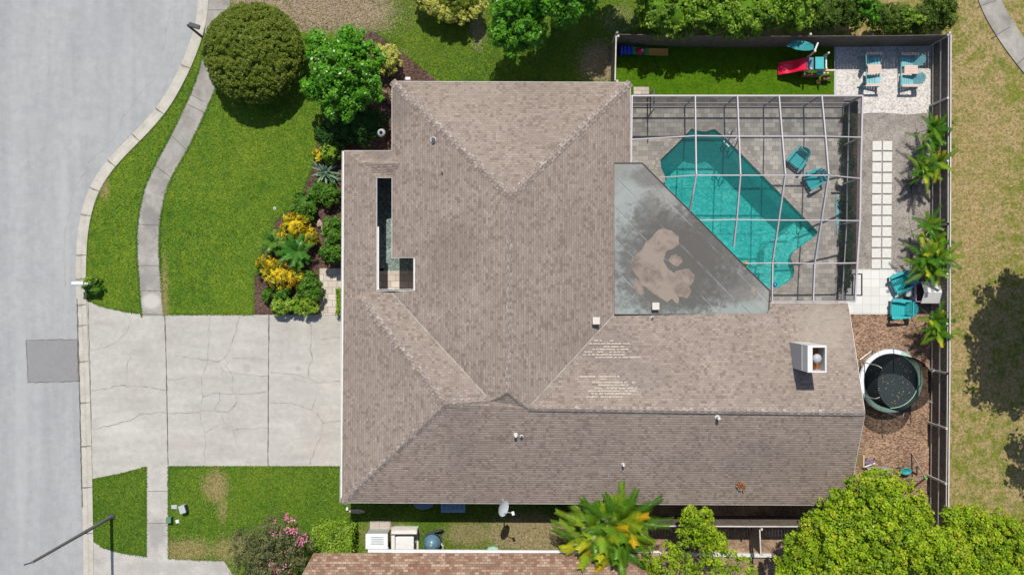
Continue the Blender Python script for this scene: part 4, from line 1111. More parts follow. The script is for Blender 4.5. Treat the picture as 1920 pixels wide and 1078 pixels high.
plant('garden_shrub', 'small green shrub alone on the mulch near the driveway', 'shrub', [(503,553,11,.35,.25)], 'mid', .11, 18, 30, .09, kind='s')
plant('garden_shrub', 'dark green shrub between the yellow croton and the low lime hedge', 'shrub', [(572,532,24,.7,.45),(590,545,16,.7,.45),(530,545,14,.5,.35)], 'mid', .12, 80, 40, .14, kind='s')
plant('lime_hedge', 'low lime green hedge of ferny clumps along the driveway edge', 'hedge', [(525,573,16,.5,.35),(551,572,16,.5,.35),(577,570,18,.55,.4)], 'lime', .12, 90, 42, .12, kind='s')
clipped('narrow_hedge', 'narrow strip of low hedge between entry pavers and front eave', 'hedge', [(634,541),(643,541),(643,589),(634,589)], .05, .55, 'lime', .09, 700)
plant('croton', 'golden yellow croton bush above the feathery palm in the front bed', 'shrub', [(553,425,24,.85,.5),(580,445,16,.7,.4),(530,440,13,.7,.4)], 'croton', .21, 85, 26, .14, aspect=.26, kind='s', up=.2, core=.7)
plant('croton', 'golden yellow croton bush below the feathery palm in the front bed', 'shrub', [(520,515,24,.8,.45),(548,520,20,.8,.45),(500,495,14,.7,.4)], 'croton', .21, 95, 26, .14, aspect=.26, kind='s', up=.2, core=.7)
clipped('box_hedge', 'square clipped green hedge at the end of the neighbour roof', 'hedge', [(596,975),(668,975),(668,1030),(596,1030)], .05, 1.15, 'lime', .13, 3800)
cm = plant('flowering_tree', 'olive leaved tree with scattered pink blossom clusters by the neighbour driveway', 'tree',
    [(510,1030,58,2.6,1.0),(470,1050,42,2.4,.8),(545,1050,40,2.4,.8),(525,985,30,2.6,.6),(455,1010,22,2.2,.5),(560,1010,28,2.5,.6),(500,1075,50,2.4,.8)], 'olive', .09, 520, 46, .18, .09, core=.0, up=.2, aspect=.45, inner=.35)
pp, nn = [], []
for px, py, k in ((538,970,26),(548,975,18),(515,975,12),(540,993,30),(552,998,34),(525,998,14),(510,1003,14),(566,1012,30),(570,1004,16),(560,1018,18),(516,1062,34),(508,1056,14),(520,1070,20),(497,1026,8),(536,1060,8),(530,1035,5)):
    c = np.array(P(px, py, 3.15)); pp.append(c+rng.normal(size=(k, 3))*np.array([.085,.085,.06])); nn.append(rng.normal(size=(k,3))*.5+np.array([0,0,.8]))
pp = np.concatenate(pp); nn = np.concatenate(nn); leaves('blossom', pp, nn, .085*rng.uniform(.6,1.2,len(pp)), palcol('pink', len(pp)), M['leaf'], cm, aspect=.9)
plant('mailbox_plants', 'small mixed clump of flowering plants around the mailbox post', 'plants', [(170,540,13,.35,.3),(178,527,10,.35,.3),(184,544,9,.35,.3)], 'mid', .13, 45, 26, .1, kind='s')
plant('lime_shrub', 'pair of tiny lime rosettes beside the white mailbox', 'shrub', [(165,524,6,.5,.2),(178,522,5,.5,.2)], 'lime', .10, 14, 24, .06, kind='s')
# --- top edge
plant('round_shrub', 'dark round shrub with a bright yellow leafy rim at the top edge', 'shrub', [(858,-14,44,1.1,.8)], 'bush', .11, 140, 46, .15, kind='s', core=.88)
plant('yellow_border_shrub', 'bright yellow leafy border shrub below the dark round shrub', 'shrub', [(798,2,14,1.2,.4),(813,12,13,1.2,.4),(829,22,12,1.2,.4),(890,24,11,1.2,.4),(903,10,10,1.2,.4),(786,-8,12,1.1,.4),(845,30,12,1.1,.35),(868,32,12,1.1,.35)], 'yellow', .12, 190, 34, .11, kind='s', aspect=.45)
plant('feathery_tree', 'dark green tree with drooping finger-like branches above the rear roof', 'tree', [(960,20,36,3.4,1.5),(985,55,36,3.4,1.2),(945,60,26,3.0,1.0),(965,78,26,3.0,.8)], 'bright', .17, 380, 40, .20, .12, aspect=.4, core=.45, mat=M['waxleaf'], inner=.45)
plant('leafy_tree', 'leafy green tree at the top edge right of the drooping tree', 'tree', [(1040,-5,46,4.2,1.3),(1075,-20,50,4.4,1.3),(1010,-15,40,4.2,1.2),(1055,20,26,3.6,.8)], 'bright', .17, 380, 40, .24, .14, core=.45, inner=.45)
plant('leafy_tree', 'tall tree standing beyond the top edge right of the leafy trees', 'tree', [(1120,-125,62,5.0,1.5),(1190,-115,44,5.0,1.2),(1065,-80,48,4.6,1.2)], 'bright', .20, 220, 40, .32, .18, core=.8)
h = plant('rear_hedge', 'long tall light green hedge growing over the rear fence', 'hedge',
    [(1232+i*33, 22+6*math.sin(i*1.7)-(12 if i > 6 else 0), 36, 2.1, 1.05, 42) for i in range(9)]+[(1232+i*40, -25, 36, 2.1, 1.0) for i in range(8)], 'hedge', .13, 900, 40, .19, kind='s', core=.70, aspect=.75, inner=.68)
plant('rear_hedge', 'darker mixed hedge behind the red slide', 'hedge', [(1520+i*27, 14+5*math.sin(i*2.1), 32, 1.7, .95, 40) for i in range(4)]+[(1520+i*30, -25, 32, 1.8, .9) for i in range(3)], 'darkhedge', .10, 480, 44, .15, kind='s', core=.76)
plant('rear_hedge', 'dark hedge at the corner of the board fence near the garden path', 'hedge', [(1655,35,26,1.3,.8),(1690,40,28,1.2,.7),(1728,38,26,1.2,.7),(1760,8,30,1.4,.7),(1770,35,20,1.2,.5)], 'darkhedge', .10, 420, 40, .15, kind='s', core=.74)
plant('small_tree', 'pale fresh green sapling poking out of the rear hedge', 'tree', [(1625,10,16,2.4,.5),(1638,24,12,2.3,.4),(1618,-8,14,2.4,.4)], 'bright', .15, 60, 26, .15, .05, core=.5)
plant('pale_sapling', 'lime leaved sapling in the corner hedge behind the fence', 'shrub', [(1703,28,10,1.9,.3),(1722,38,8,1.8,.3)], 'lime', .12, 24, 26, .11, kind='s', core=.5)
# --- lower right trees
plant('shade_tree', 'broad lime green tree overhanging the lower right corner of the brown roof', 'tree',
    [(1625,945,58,4.6,1.1),(1690,955,50,4.4,1.0),(1575,945,34,4.4,.8),(1560,1010,60,4.5,1.1),(1650,1020,80,4.8,1.3),(1510,1030,48,4.2,.9),(1600,1080,90,4.6,1.2),(1715,1010,50,4.4,1.0),(1490,1075,40,4.0,.8),(1655,915,34,4.3,.7)],
    'big', .12, 1900, 44, .20, .2, core=.45, aspect=.7, inner=.45)
plant('shade_tree', 'wide lime green tree filling the lower right corner of the picture', 'tree',
    [(1810,1000,50,4.2,1.0),(1870,1020,60,4.4,1.1),(1770,1050,60,4.4,1.1),(1850,1080,70,4.4,1.1),(1925,1050,60,4.2,1.0),(1800,975,28,4.0,.7),(1960,1000,40,4.2,.8)],
    'big', .12, 1500, 44, .20, .2, core=.45, aspect=.7, inner=.45)
plant('young_tree', 'small lime green tree reaching over the side yard fence', 'tree', [(1306,975,30,3.0,.7),(1322,1005,26,2.8,.6),(1345,1020,18,2.7,.5),(1295,993,20,2.8,.5)], 'big', .13, 150, 32, .16, .06, core=.6)
plant('sprawling_tree', 'sparse lime tree with bare twigs sprawling over the neighbour roof', 'tree', [(1240,1045,32,3.2,.5),(1290,1050,36,3.3,.5),(1345,1050,34,3.3,.5),(1385,1068,30,3.2,.5),(1265,1078,40,3.3,.5),(1330,1085,40,3.3,.5)], 'big', .12, 210, 30, .18, .07, core=.0)
# --- tree outside the right edge whose shade falls on the field
plant('field_tree', 'dark green oak whose crown stands beyond the right edge over the field', 'tree', [(2090,490,140,6.4,1.8),(2230,500,130,6.6,1.6),(2200,380,110,6.8,1.4),(1995,480,36,5.8,.9),(2060,610,40,5.9,1.0),(2020,520,70,6.0,1.4),(2080,400,90,6.4,1.5),(2010,590,60,5.8,1.2),(2020,450,50,5.8,1.2)], 'field', .22, 620, 34, .36, .3, core=.62, inner=.4, base=(1975,480,0))
plant('field_tree', 'second oak further down beyond the right edge over the field', 'tree', [(2090,740,46,6.0,1.0),(2130,790,60,6.0,1.3),(2060,790,26,5.8,.8),(2140,700,40,6.2,1.)], 'field', .22, 150, 34, .36, .25, core=.5, inner=.4, base=(1980,730,0))

# --- feathery and bladed plants
def frond(m, base, az, el, L, droop, nl, ll, lw, cols, rr, vfold=.5, spread=1.15, taper=True):
    """one arching leaf: midrib plus leaflets on both sides"""
    d = Vector((math.cos(az)*math.cos(el), math.sin(az)*math.cos(el), math.sin(el))); side = Vector((-math.sin(az), math.cos(az), 0))
    pts = []
    for i in range(nl+1):
        t = i/nl; p = Vector(base)+d*L*t; p.z -= droop*L*t*t; pts.append(p)
    c = rr.choice(cols[:-2]); tipc = rr.choice(cols[-2:]) if rr.random() < .18 else c
    m.cur = tuple(x*.9 for x in c)
    for i in range(nl):
        s = side*.012*(1-i/nl+.3); m.face([pts[i]-s, pts[i]+s, pts[i+1]+s*.8, pts[i+1]-s*.8])
    for i in range(1, nl+1):
        t = i/nl; q = ll*math.sin(min(1, t*1.25+.12)*math.pi*.88)**.6 if t < .98 else ll*.4
        fw = (pts[i]-pts[i-1]).normalized()
        for sd in (-1, 1):
            dr_ = (side*sd*math.sin(spread)+fw*math.cos(spread)).normalized(); dr_.z -= vfold*rr.uniform(.5,1.3); dr_.normalize()
            tip = pts[i]+dr_*q; wv = fw*lw
            w_ = max(0, min(1, (t-.35)/.4)); cc = tuple(a*(1-w_)+b*w_ for a, b in zip(c, tipc))
            m.cur = tuple(min(1, x*rr.uniform(.8,1.25)) for x in cc)
            mid_ = pts[i]+dr_*q*.5+Vector((0,0,.02))
            m.face([pts[i]-wv*.4, pts[i]+wv*.4, mid_+wv*.5, tip, mid_-wv*.5] if sd > 0 else [pts[i]+wv*.4, pts[i]-wv*.4, mid_-wv*.5, tip, mid_+wv*.5])
def palm(name, label, px, py, heads, n, L, cols, cat='palm', droop=.35, nl=16, ll=.28, lw=.05, el=(.1,1.1), group=None, seed=1, stem=.05, vfold=.35, spread=1.1, dead=5):
    rr = random.Random(seed); b = P(px, py, 0)
    e = empty(name, b, label, cat, group)
    ms = MB(); k = 0; ftot = 0
    for hx, hy, hz, fr in heads:
        top_ = P(hx, hy, hz); 
        limb(ms, (b.x+rr.uniform(-.1,.1), b.y+rr.uniform(-.1,.1), -.03), top_, stem, stem*.7, seed+k, 8); k += 1
        cnt = int(n*fr); ph = rr.uniform(0, 6)
        for i in range(cnt):
            m = MB(); az = ph+i*2.399+rr.uniform(-.2,.2); q = (i+.5)/cnt
            frond(m, top_, az, el[0]+(el[1]-el[0])*q, L*rr.uniform(.75,1.1)*(1-.25*q), droop*rr.uniform(.7,1.3)*(1-.4*q), nl, ll, lw, cols, rr, vfold, spread)
            m.build('frond', M['waxleaf'], e, True)
    for i in range(dead):
        hx, hy, hz, fr = heads[i % len(heads)]; m = MB()
        frond(m, P(hx, hy, hz-.1), 2.2+i*1.9+rr.uniform(-.4,.4), -.25, L*.8, .5, nl, ll*.35, lw*.7, [(.13,.095,.065),(.22,.165,.12),(.30,.25,.21),(.10,.07,.05)], rr, .6, .7)
        m.build('dead_frond', M['palmbark'] if i % 2 else M['waxleaf'], e, True)
    ms.build('stem', M['palmbark'], e, True)
    return e
G1_ = [(.09,.20,.015),(.13,.26,.02),(.06,.15,.012)]; GY = [(.13,.25,.015),(.20,.32,.02),(.07,.18,.012),(.05,.15,.012),(.07,.18,.012),(.46,.48,.025),(.38,.42,.02)]
GO = [(.13,.25,.014),(.19,.32,.018),(.08,.18,.012),(.24,.34,.02),(.10,.22,.014),(.22,.34,.03),(.07,.17,.012),(.16,.28,.02),(.50,.36,.014),(.42,.42,.02)]
FP = 'dark fronded palms along the tall board fence'
palm('areca_palm', 'uppermost small palm against the tall board fence with bare curled fronds', 1752,255, [(1752,240,1.5,.5),(1748,262,1.4,.5)], 20, 1.15, GY, ll=.20, lw=.030, nl=24, seed=11, group=FP)
palm('areca_palm', 'second small palm from the top along the tall board fence, double headed', 1742,320, [(1735,322,1.4,.5),(1760,305,1.7,.3),(1728,305,1.3,.3)], 22, 1.15, GY, ll=.20, lw=.030, nl=24, seed=12, group=FP)
palm('areca_palm', 'yellow-tipped palm at the fence just above the one shading the white-roofed toy', 1748,430, [(1740,420,1.5,.5),(1752,452,1.5,.5)], 20, 1.15, GY, ll=.20, lw=.030, nl=24, seed=13, group=FP)
palm('areca_palm', 'widest palm at the fence with fronds over the white-roofed toy house', 1745,500, [(1735,480,1.7,.4),(1762,482,1.8,.3),(1740,502,1.6,.4)], 32, 1.4, GY, ll=.22, lw=.032, nl=26, seed=14, group=FP)
palm('areca_palm', 'lowest palm at the fence just above the trampoline', 1752,605, [(1752,600,1.5,.5),(1758,622,1.5,.5)], 20, 1.15, GY, ll=.20, lw=.030, nl=24, seed=15, group=FP)
palm('broad_palm', 'big palm with broad green and orange fronds between the two roofs', 1140,990, [(1125,985,2.6,.30),(1165,975,2.8,.30),(1150,1010,2.5,.25),(1110,1015,2.1,.2)], 96, 2.6, GO, ll=.46, lw=.036, nl=46, el=(.05,1.25), droop=.45, seed=21, stem=.07, vfold=.35, spread=.75)
palm('feather_palm', 'dark green feathery palm in the middle of the front bed', 560,475, [(556,472,1.2,1)], 20, 1.1, [(.05,.17,.02),(.08,.22,.03),(.06,.19,.02),(.10,.25,.05),(.12,.27,.07)], ll=.28, lw=.045, nl=18, seed=31, el=(.15,1.0))
palm('young_palm', 'pale green feathery palm on the lawn side of the front bed', 512,458, [(510,455,1.0,1)], 14, .85, [(.08,.19,.02),(.11,.23,.03),(.14,.26,.04),(.18,.30,.05)], ll=.24, lw=.05, nl=13, seed=32, el=(.15,1.0))
palm('young_palm', 'small green palm at the lower lawn side of the front bed', 492,500, [(492,500,.6,1)], 12, .5, [(.08,.19,.02),(.11,.23,.03),(.14,.26,.04)], ll=.16, lw=.04, nl=9, seed=33, el=(.15,.9))
def spiky(name, label, px, py, n, L, wd, cols, z=.1, seed=1, group=None, cat='plant', el=(.2,1.2)):
    rr = random.Random(seed); e = empty(name, P(px, py, 0), label, cat, group)
    m = MB()
    for i in range(n):
        az = i*2.399+rr.uniform(-.2,.2); q = (i+.5)/n; a_ = el[0]+(el[1]-el[0])*q; l = L*rr.uniform(.7,1.1)*(1-.3*q)
        d = Vector((math.cos(az)*math.cos(a_), math.sin(az)*math.cos(a_), math.sin(a_))); s = Vector((-math.sin(az), math.cos(az), 0)); m.cur = tuple(x*rr.uniform(.8,1.2) for x in rr.choice(cols))
        b0 = Vector((0,0,z)); p1 = b0+d*l*.4; p2 = b0+d*l*.75-Vector((0,0,.05*l)); p3 = b0+d*l-Vector((0,0,.18*l))
        m.face([b0-s*wd*.3, b0+s*wd*.3, p1+s*wd*.5, p1-s*wd*.5]); m.face([p1-s*wd*.5, p1+s*wd*.5, p2+s*wd*.35, p2-s*wd*.35]); m.face([p2-s*wd*.35, p2+s*wd*.35, p3])
    m.build('blades', M['waxleaf'], e)
    m = MB(); m.tube([(0,0,-.03),(0,0,z+.06)], .05, 8); m.build('stem', M['palmbark'], e)
    return e
spiky('agave', 'spiky grey-green plant near the front eave between two shrubs', 614,325, 26, .85, .10, [(.12,.20,.14),(.20,.28,.21),(.07,.14,.08)], .35, 3)
spiky('agave', 'second spiky grey-green plant nearer the roof edge and smaller', 628,335, 18, .6, .07, [(.10,.18,.12),(.18,.26,.18)], .25, 4)
spiky('dry_grass_plant', 'dry straw coloured tuft beside the upper left roof edge', 728,182, 22, .5, .05, [(.42,.28,.20),(.30,.20,.12),(.5,.38,.28)], .1, 5)
spiky('dry_grass_plant', 'dead curled palm tuft beside the second small palm at the fence', 1706,345, 16, .55, .05, [(.13,.11,.09),(.24,.20,.17)], .1, 6)
spiky('bed_plant', 'small green strap-leaved plant by the rear mulch edge of the front roof', 722,225, 16, .4, .05, [(.06,.12,.03),(.1,.16,.05)], .08, 7)
# planting strip outside the cage wall
for i in range(9):
    y = 232+i*36
    plant('strip_shrub', ['low dark shrub, %s in the planting row outside the pool screen' % w_ for w_ in ('first from the top','second from the top','third from the top','fourth from the top','middle one','fourth from the bottom','third from the bottom','second from the bottom','last at the bottom')][min(i,8)],
          'shrub', [(1590-i*.6, y, 10, .35, .3, 19)], 'deep', .09, 40, 30, .12, kind='s', core=.6, group='planting row outside the pool screen')

# ---------------- stepping stones
sg_ = 'square white stepping stones in two columns on the grey gravel'
first = None
for r_ in range(12):
    for c_ in range(2):
        px = 1643.5+c_*19.6-r_*.15; py = 274+r_*20.1
        if first is None:
            m = MB(); m.box((0,0,.035), (.435,.435,.07)); o = m.build('stepping_stone', M['stone'], bevel=.012); first = o
            tag(o, 'square white concrete stepping stone set in the grey gravel', 'paving stone', sg_)
        else: o = first.copy(); col.objects.link(o)
        nth = ('top','second','third','fourth','fifth','sixth','seventh','eighth','ninth','tenth','eleventh','bottom')[r_]
        o['label'] = '%s white stepping stone counting down the %s column on the grey gravel' % (nth, ('left','right')[c_])
        o.location = P(px, py, .025); o.rotation_euler.z = random.Random(r_*2+c_).uniform(-.02,.02)
m = MB(); m.box((0,0,.05), (.72,.34,.10)); o = m.build('door_step', M['entry'], bevel=.01); o.location = P(1202,171,.03); tag(o, 'small pale paver step between turf and pool screen door', 'step')
# ---------------- adirondack chairs (front faces +X)
def adirondack(name, label, loc, rz, mat, group=None, sc=1.12, dark=None):
    e = empty(name, loc, label, 'chair', group, rz); e.scale = (sc,)*3
    m = MB()
    for i in range(6):
        t = i/5; m.box((.34-.52*t, 0, .38-.13*t), (.098, .54, .022), Matrix.Rotation(-.24, 3, 'Y'))
    m.box((.40,0,.33), (.02,.54,.10)); m.build('seat', mat, e, bevel=.006)
    m = MB()
    for i in range(7):
        t = (i-3)/3; L = .74-.17*t*t; wz = .075
        a = Vector((-.20, t*.19, .22)); tip = Vector((-.20-L*.40, t*.275, .22+L*.90))
        d = (tip-a).normalized(); s = Vector((0,1,0)); nn_ = d.cross(s).normalized(); w0, w1 = .058, .085
        for k in (0,):
            q = [a-s*w0/2, a+s*w0/2, tip+s*w1/2-d*.03, tip+s*w1*.25, tip-s*w1*.25, tip-s*w1/2-d*.03]
            m.face(q); m.face([p-nn_*.02 for p in q][::-1])
            for j in range(6): m.face([q[j], q[j]-nn_*.02, q[(j+1)%6]-nn_*.02, q[(j+1)%6]])
    m.box((-.27,0,.40), (.03,.5,.06)); m.box((-.37,0,.66), (.03,.56,.06))
    m.build('backrest', mat, e)
    for sd in (-1,1):
        m = MB(); m.prism([(-.36, sd*.30), (.30, sd*.285), (.43, sd*.29), (.45, sd*.36), (.40, sd*.43), (.1, sd*.415), (-.36, sd*.36)], .53, .555, bottom=True); m.build('arm', mat, e)
        m = MB(); m.box((.33, sd*.31, .265), (.10,.03,.53)); m.build('leg', mat, e)
        m = MB(); m.beam((.36, sd*.28, .34), (-.62, sd*.28, .03), .03, .11); m.build('leg', mat, e)
        m = MB(); m.box((-.33, sd*.32, .30), (.06,.03,.46)); m.build('arm_support', mat, e)
    return e
def az(dx, dy): return math.atan2(-dy, dx)
adirondack('adirondack_chair', 'turquoise slatted chair on the tiles nearest the white-roofed toy, angled to the lower left', P(1684,528,.07), az(-1,.42), M['teal'])
adirondack('adirondack_chair', 'turquoise slatted chair at the lower edge of the tiles above the wood chips', P(1682,579,.07), az(-1,-.02), M['teal'])
adirondack('adirondack_chair', 'turquoise chair inside the pool cage, the upper one facing the pool', P(1492,299,.09), az(-.62,.78), M['teal'], sc=.98)
adirondack('adirondack_chair', 'turquoise chair inside the pool cage, the lower one with its seat under a roof beam', P(1522,337,.09), az(-.9,.45), M['teal'], sc=.98)
# double seats with a table between
def double_seat(label, loc, rz):
    e = empty('double_chair', loc, label, 'garden seat', None, rz); W = M['tealfade']; PW = M['pinkwood']
    for sd in (-1,1):
        y = sd*.42
        m = MB()
        for i in range(5): m.box((.30-.46*i/4, y, .40-.10*i/4), (.10,.46,.022), Matrix.Rotation(-.2,3,'Y'))
        m.build('seat', W, e)
        m = MB()
        for i in range(6):
            t = (i-2.5)/2.5; L = .80-.16*t*t; a = Vector((-.20, y+t*.17, .26)); tip = Vector((-.20-L*.40, y+t*.23, .26+L*.88)); s = Vector((0,1,0)); d = (tip-a).normalized(); nn_ = d.cross(s)
            q = [a-s*.03, a+s*.03, tip+s*.042-d*.03, tip+s*.02, tip-s*.02, tip-s*.042-d*.03]; m.face(q); m.face([p-nn_*.02 for p in q][::-1])
            for j in range(6): m.face([q[j], q[j]-nn_*.02, q[(j+1)%6]-nn_*.02, q[(j+1)%6]])
        m.box((-.38,y,.66), (.03,.46,.05)); m.build('backrest', W, e)
        m = MB(); 
        for k in range(2): m.box((.02, sd*(.70+k*.062), .60), (.80,.055,.025))
        m.build('arm', PW, e, bevel=.004)
        for x in (.32,-.30):
            m = MB(); m.box((x, sd*.72, .295), (.10,.04,.59)); m.build('leg', W, e)
        m = MB(); m.beam((.30, sd*.68, .36), (-.55, sd*.68, .03), .035, .10); m.build('rear_leg', W, e)
    m = MB()
    for k in range(5): m.box((.02, -.16+k*.08, .62), (.62,.074,.025))
    m.build('table', PW, e, bevel=.004)
    m = MB(); m.box((.37,0,.33), (.03,1.4,.12)); m.build('front_apron', W, e)
    m = MB(); m.box((-.25,0,.56), (.04,.35,.06)); m.box((.30,0,.56), (.04,.35,.06)); m.box((0,0,.56), (.55,.04,.03)); m.build('table_frame', W, e)
    return e
double_seat('faded blue double seat with pink slatted table, left one on the white gravel', P(1629,136,.055), 0)
double_seat('faded blue double seat with pink slatted table, right one on the white gravel', P(1698,137,.055), math.pi)
# ---------------- toddler climber with red slide
e = empty('climber_playset', P(1505,128,.05), 'toddler climber with red slide and teal leaf-shaped canopy on the turf', 'playset'); e.scale = (1.14,)*3
m = MB(); sl0, sl1 = Vector((-.10,-.03,.80)), Vector((-1.05,-.10,.12)); rows = []
for i in range(13):
    t = i/12; x = sl0.x+(sl1.x-sl0.x)*t; y = sl0.y+(sl1.y-sl0.y)*t; z = .80-.68*(t**.9)+(.07*math.sin(t*9)*.6)
    rows.append([(x,y-.24,z+.12),(x,y-.20,z+.12),(x,y-.17,z),(x,y+.17,z),(x,y+.20,z+.12),(x,y+.24,z+.12),(x,y+.24,z-.05),(x,y-.24,z-.05)])
for a, b in zip(rows[:-1], rows[1:]):
    for k in range(8): m.face([a[k], a[(k+1)%8], b[(k+1)%8], b[k]])
m.face(rows[0]); m.face(rows[-1][::-1]); m.build('slide', M['red'], e, smooth=False)
m = MB(); m.box((.42,.0,.80), (.36,.50,.05)); m.build('platform', M['teal'], e, bevel=.02)
m = MB(); m.box((.08,.0,.70), (.26,.50,.05)); m.build('landing', M['bluegrey'], e, bevel=.01)
for (x, y, h_) in ((0,-.27,1.05),(0,.29,1.55),(.62,-.27,1.05),(.62,.29,1.3)):
    m = MB(); m.box((x,y,h_/2), (.07,.07,h_)); m.build('corner_post', M['pinkwood'], e, bevel=.01)
m = MB(); m.beam((-.02,.30,1.50), (.10,.62,1.55), .06, .06); m.build('canopy_arm', M['white'], e)
m = MB(); m.box((.62,0,.97), (.05,.5,.06)); m.build('top_bar', M['white'], e); m = MB(); m.box((.72,-.24,.60), (.85,.07,.06)); m.build('side_beam', M['pinkwood'], e, bevel=.008)
m = MB(); st = [(-1.02,.60),(-.85,.74),(-.65,.78),(-.40,.74),(-.15,.66),(.02,.60),(.02,.42),(-.15,.36),(-.40,.34),(-.68,.40)]
pts = [Vector((x,y,1.15+.25*math.sin((x+1)*2.5))) for x, y in st]; c = sum(pts, Vector())/len(pts)+Vector((0,0,.10))
for a, b in zip(pts, pts[1:]+pts[:1]): m.face([a, b, c]); m.face([b-Vector((0,0,.02)), a-Vector((0,0,.02)), c-Vector((0,0,.03))])
m.build('canopy', M['tealdeep'], e)
m = MB(); m.box((.25,-.36,.28), (.75,.10,.40)); m.build('side_panel', M['brownwood'], e, bevel=.02)
m = MB(); m.box((.88,-.46,.16), (.26,.18,.30)); m.build('step', M['brownwood'], e, bevel=.02)
m = MB(); m.box((.55,-.34,.52), (.30,.12,.05)); m.build('shelf', M['teal'], e, bevel=.01)
for x in (.70,.84):
    m = MB(); m.lathe((x,-.33,.50), [(.03,0),(.055,.03),(.04,.07)], 10); m.build('handle', M['yellow'], e)
m = MB(); m.lathe((.62,-.58,.02), [(.04,0),(.10,.03),(.10,.07),(.03,.09)], 14); m.build('toy_wheel', M['orange'], e)
# ---------------- toy coaster track
e = empty('toy_coaster', P(1205,99,.05), 'blue, green and orange plastic toy coaster track in the fence shade', 'toy')
m = MB(); m.box((-.82,0,.32), (.62,.36,.08)); 
for i in range(4): m.box((-1.05+i*.17,0,.40+.02*(3-i)), (.09,.36,.10+.04*(3-i)))
m.build('start_ramp', M['blue'], e, bevel=.012)
for sd in (-1,1):
    m = MB(); m.box((-1.05, sd*.17, .18), (.12,.08,.36)); m.build('leg', M['blue'], e)
def trackseg(x0, x1, z0, z1, mat, k=5):
    m = MB(); rows = []
    for i in range(k+1):
        t = i/k; x = x0+(x1-x0)*t; z = z0+(z1-z0)*t; rows.append([(x,-.155,z+.06),(x,-.12,z+.06),(x,-.10,z),(x,.10,z),(x,.12,z+.06),(x,.155,z+.06),(x,.155,z-.05),(x,-.155,z-.05)])
    for a, b in zip(rows[:-1], rows[1:]):
        for q in range(8): m.face([a[q], a[(q+1)%8], b[(q+1)%8], b[q]])
    m.face(rows[0]); m.face(rows[-1][::-1]); m.build('track', mat, e)
trackseg(-.50,-.32,.34,.28,M['green']); trackseg(-.32,.10,.28,.16,M['bluegrey']); trackseg(.10,.28,.16,.12,M['green']); trackseg(.28,1.18,.12,.04,M['orange'],8)
tc_ = empty('toy_car', P(1200,97,.28), 'little red toy car sitting on the coaster track', 'toy car')
m = MB(); m.lathe((0,0,.02), [(.10,0),(.15,.05),(.16,.11),(.13,.15)], 18, 1.35, .85); m.build('body', M['red'], tc_, smooth=True)
m = MB(); m.box((-.09,0,.20), (.05,.18,.12)); m.build('seat_back', M['red'], tc_, bevel=.02)
m = MB(); m.tube([(.09,0,.15),(.07,0,.24)], .012, 6); m.lathe((.07,0,.235), [(.05,0),(.055,.01),(.05,.02)], 12); m.build('steering_wheel', M['white'], tc_)
for x in (-.13,.13):
    for y in (-.12,.12):
        m = MB(); m.tube([(x,y-.02,.04),(x,y+.02,.04)], .045, 12); m.build('wheel', M['black'], tc_)
# ---------------- toy house with white roof
e = empty('toy_playhouse', P(1722,548,.07), 'lavender plastic play house with a peaked white roof beside the turquoise chairs', 'play house')
m = MB(); hx, hy = .62, .42
m.box((-.02,-hy,.42), (.95,.04,.84)); m.box((-.02,hy,.42), (.95,.04,.84)); m.box((.44,0,.42), (.04,.80,.84))
m.box((-.48,-.30,.42), (.04,.2,.84)); m.box((-.48,.30,.42), (.04,.2,.84)); m.box((-.48,0,.76), (.04,.4,.16)); m.build('wall', M['lavender'], e, bevel=.01)
m = MB(); x0_, x1_ = -.28, .60; rz_ = 1.16; ez = .88
for sd in (-1,1):
    m.face([(x0_,sd*.50,ez),(x1_,sd*.50,ez),(x1_+.04,0,rz_),(x0_+.04,0,rz_)]); m.face([(x0_,sd*.50,ez-.04),(x1_,sd*.50,ez-.04),(x1_+.04,0,rz_-.04),(x0_+.04,0,rz_-.04)])
    m.face([(x0_,sd*.50,ez),(x1_,sd*.50,ez),(x1_,sd*.50,ez-.04),(x0_,sd*.50,ez-.04)])
m.build('roof', M['white'], e)
m = MB(); m.box((-.62,0,.45), (.30,.40,.05)); m.build('counter', M['steel'], e, bevel=.01)
m = MB(); m.box((-.62,0,.22), (.26,.36,.42)); m.build('cupboard', M['lavender'], e, bevel=.01)
m = MB(); m.box((-.44,0,.42), (.07,.38,.70)); m.build('door', M['black'], e)
m = MB(); m.box((-.25,.46,.60), (.30,.05,.24)); m.build('shutter', M['lavender'], e)
spiky('dry_grass_plant', 'reddish curled dry plant tuft between the two turquoise tile chairs', 1695,553, 16, .42, .05, [(.30,.14,.10),(.40,.24,.2),(.10,.12,.04)], .08, 9)
# ---------------- trampoline
TC = P(1671,714,.85); TR = 59*(1-.85/H)/S
e = empty('trampoline', Vector((TC.x, TC.y, 0)), 'round black trampoline with a pale green rim and net beside the wood chips', 'trampoline')
m = MB(); m.lathe((0,0,.80), [(TR-.19,0),(.01,.004)], 48); m.build('jumping_mat', M['mat'], e)
def ringseg(a0, a1, mat, name, zz_=.86):
    m = MB(); k = max(3, int((a1-a0)/.12))
    for i in range(k):
        a, b = a0+(a1-a0)*i/k, a0+(a1-a0)*(i+1)/k
        for (r0_, q0, r1_, q1) in ((TR-.21,zz_-.02,TR-.17,zz_),(TR-.17,zz_,TR-.02,zz_),(TR-.02,zz_,TR+.02,zz_-.10)):
            m.face([(r0_*math.cos(a),r0_*math.sin(a),q0),(r1_*math.cos(a),r1_*math.sin(a),q1),(r1_*math.cos(b),r1_*math.sin(b),q1),(r0_*math.cos(b),r0_*math.sin(b),q0)])
    return m.build(name, mat, e)
for k in range(8):
    a0 = k*math.pi/4-.35; ringseg(a0, a0+math.pi/4-.01, M['padw'] if k in (2,3,4) else M['pad'], 'safety_pad')
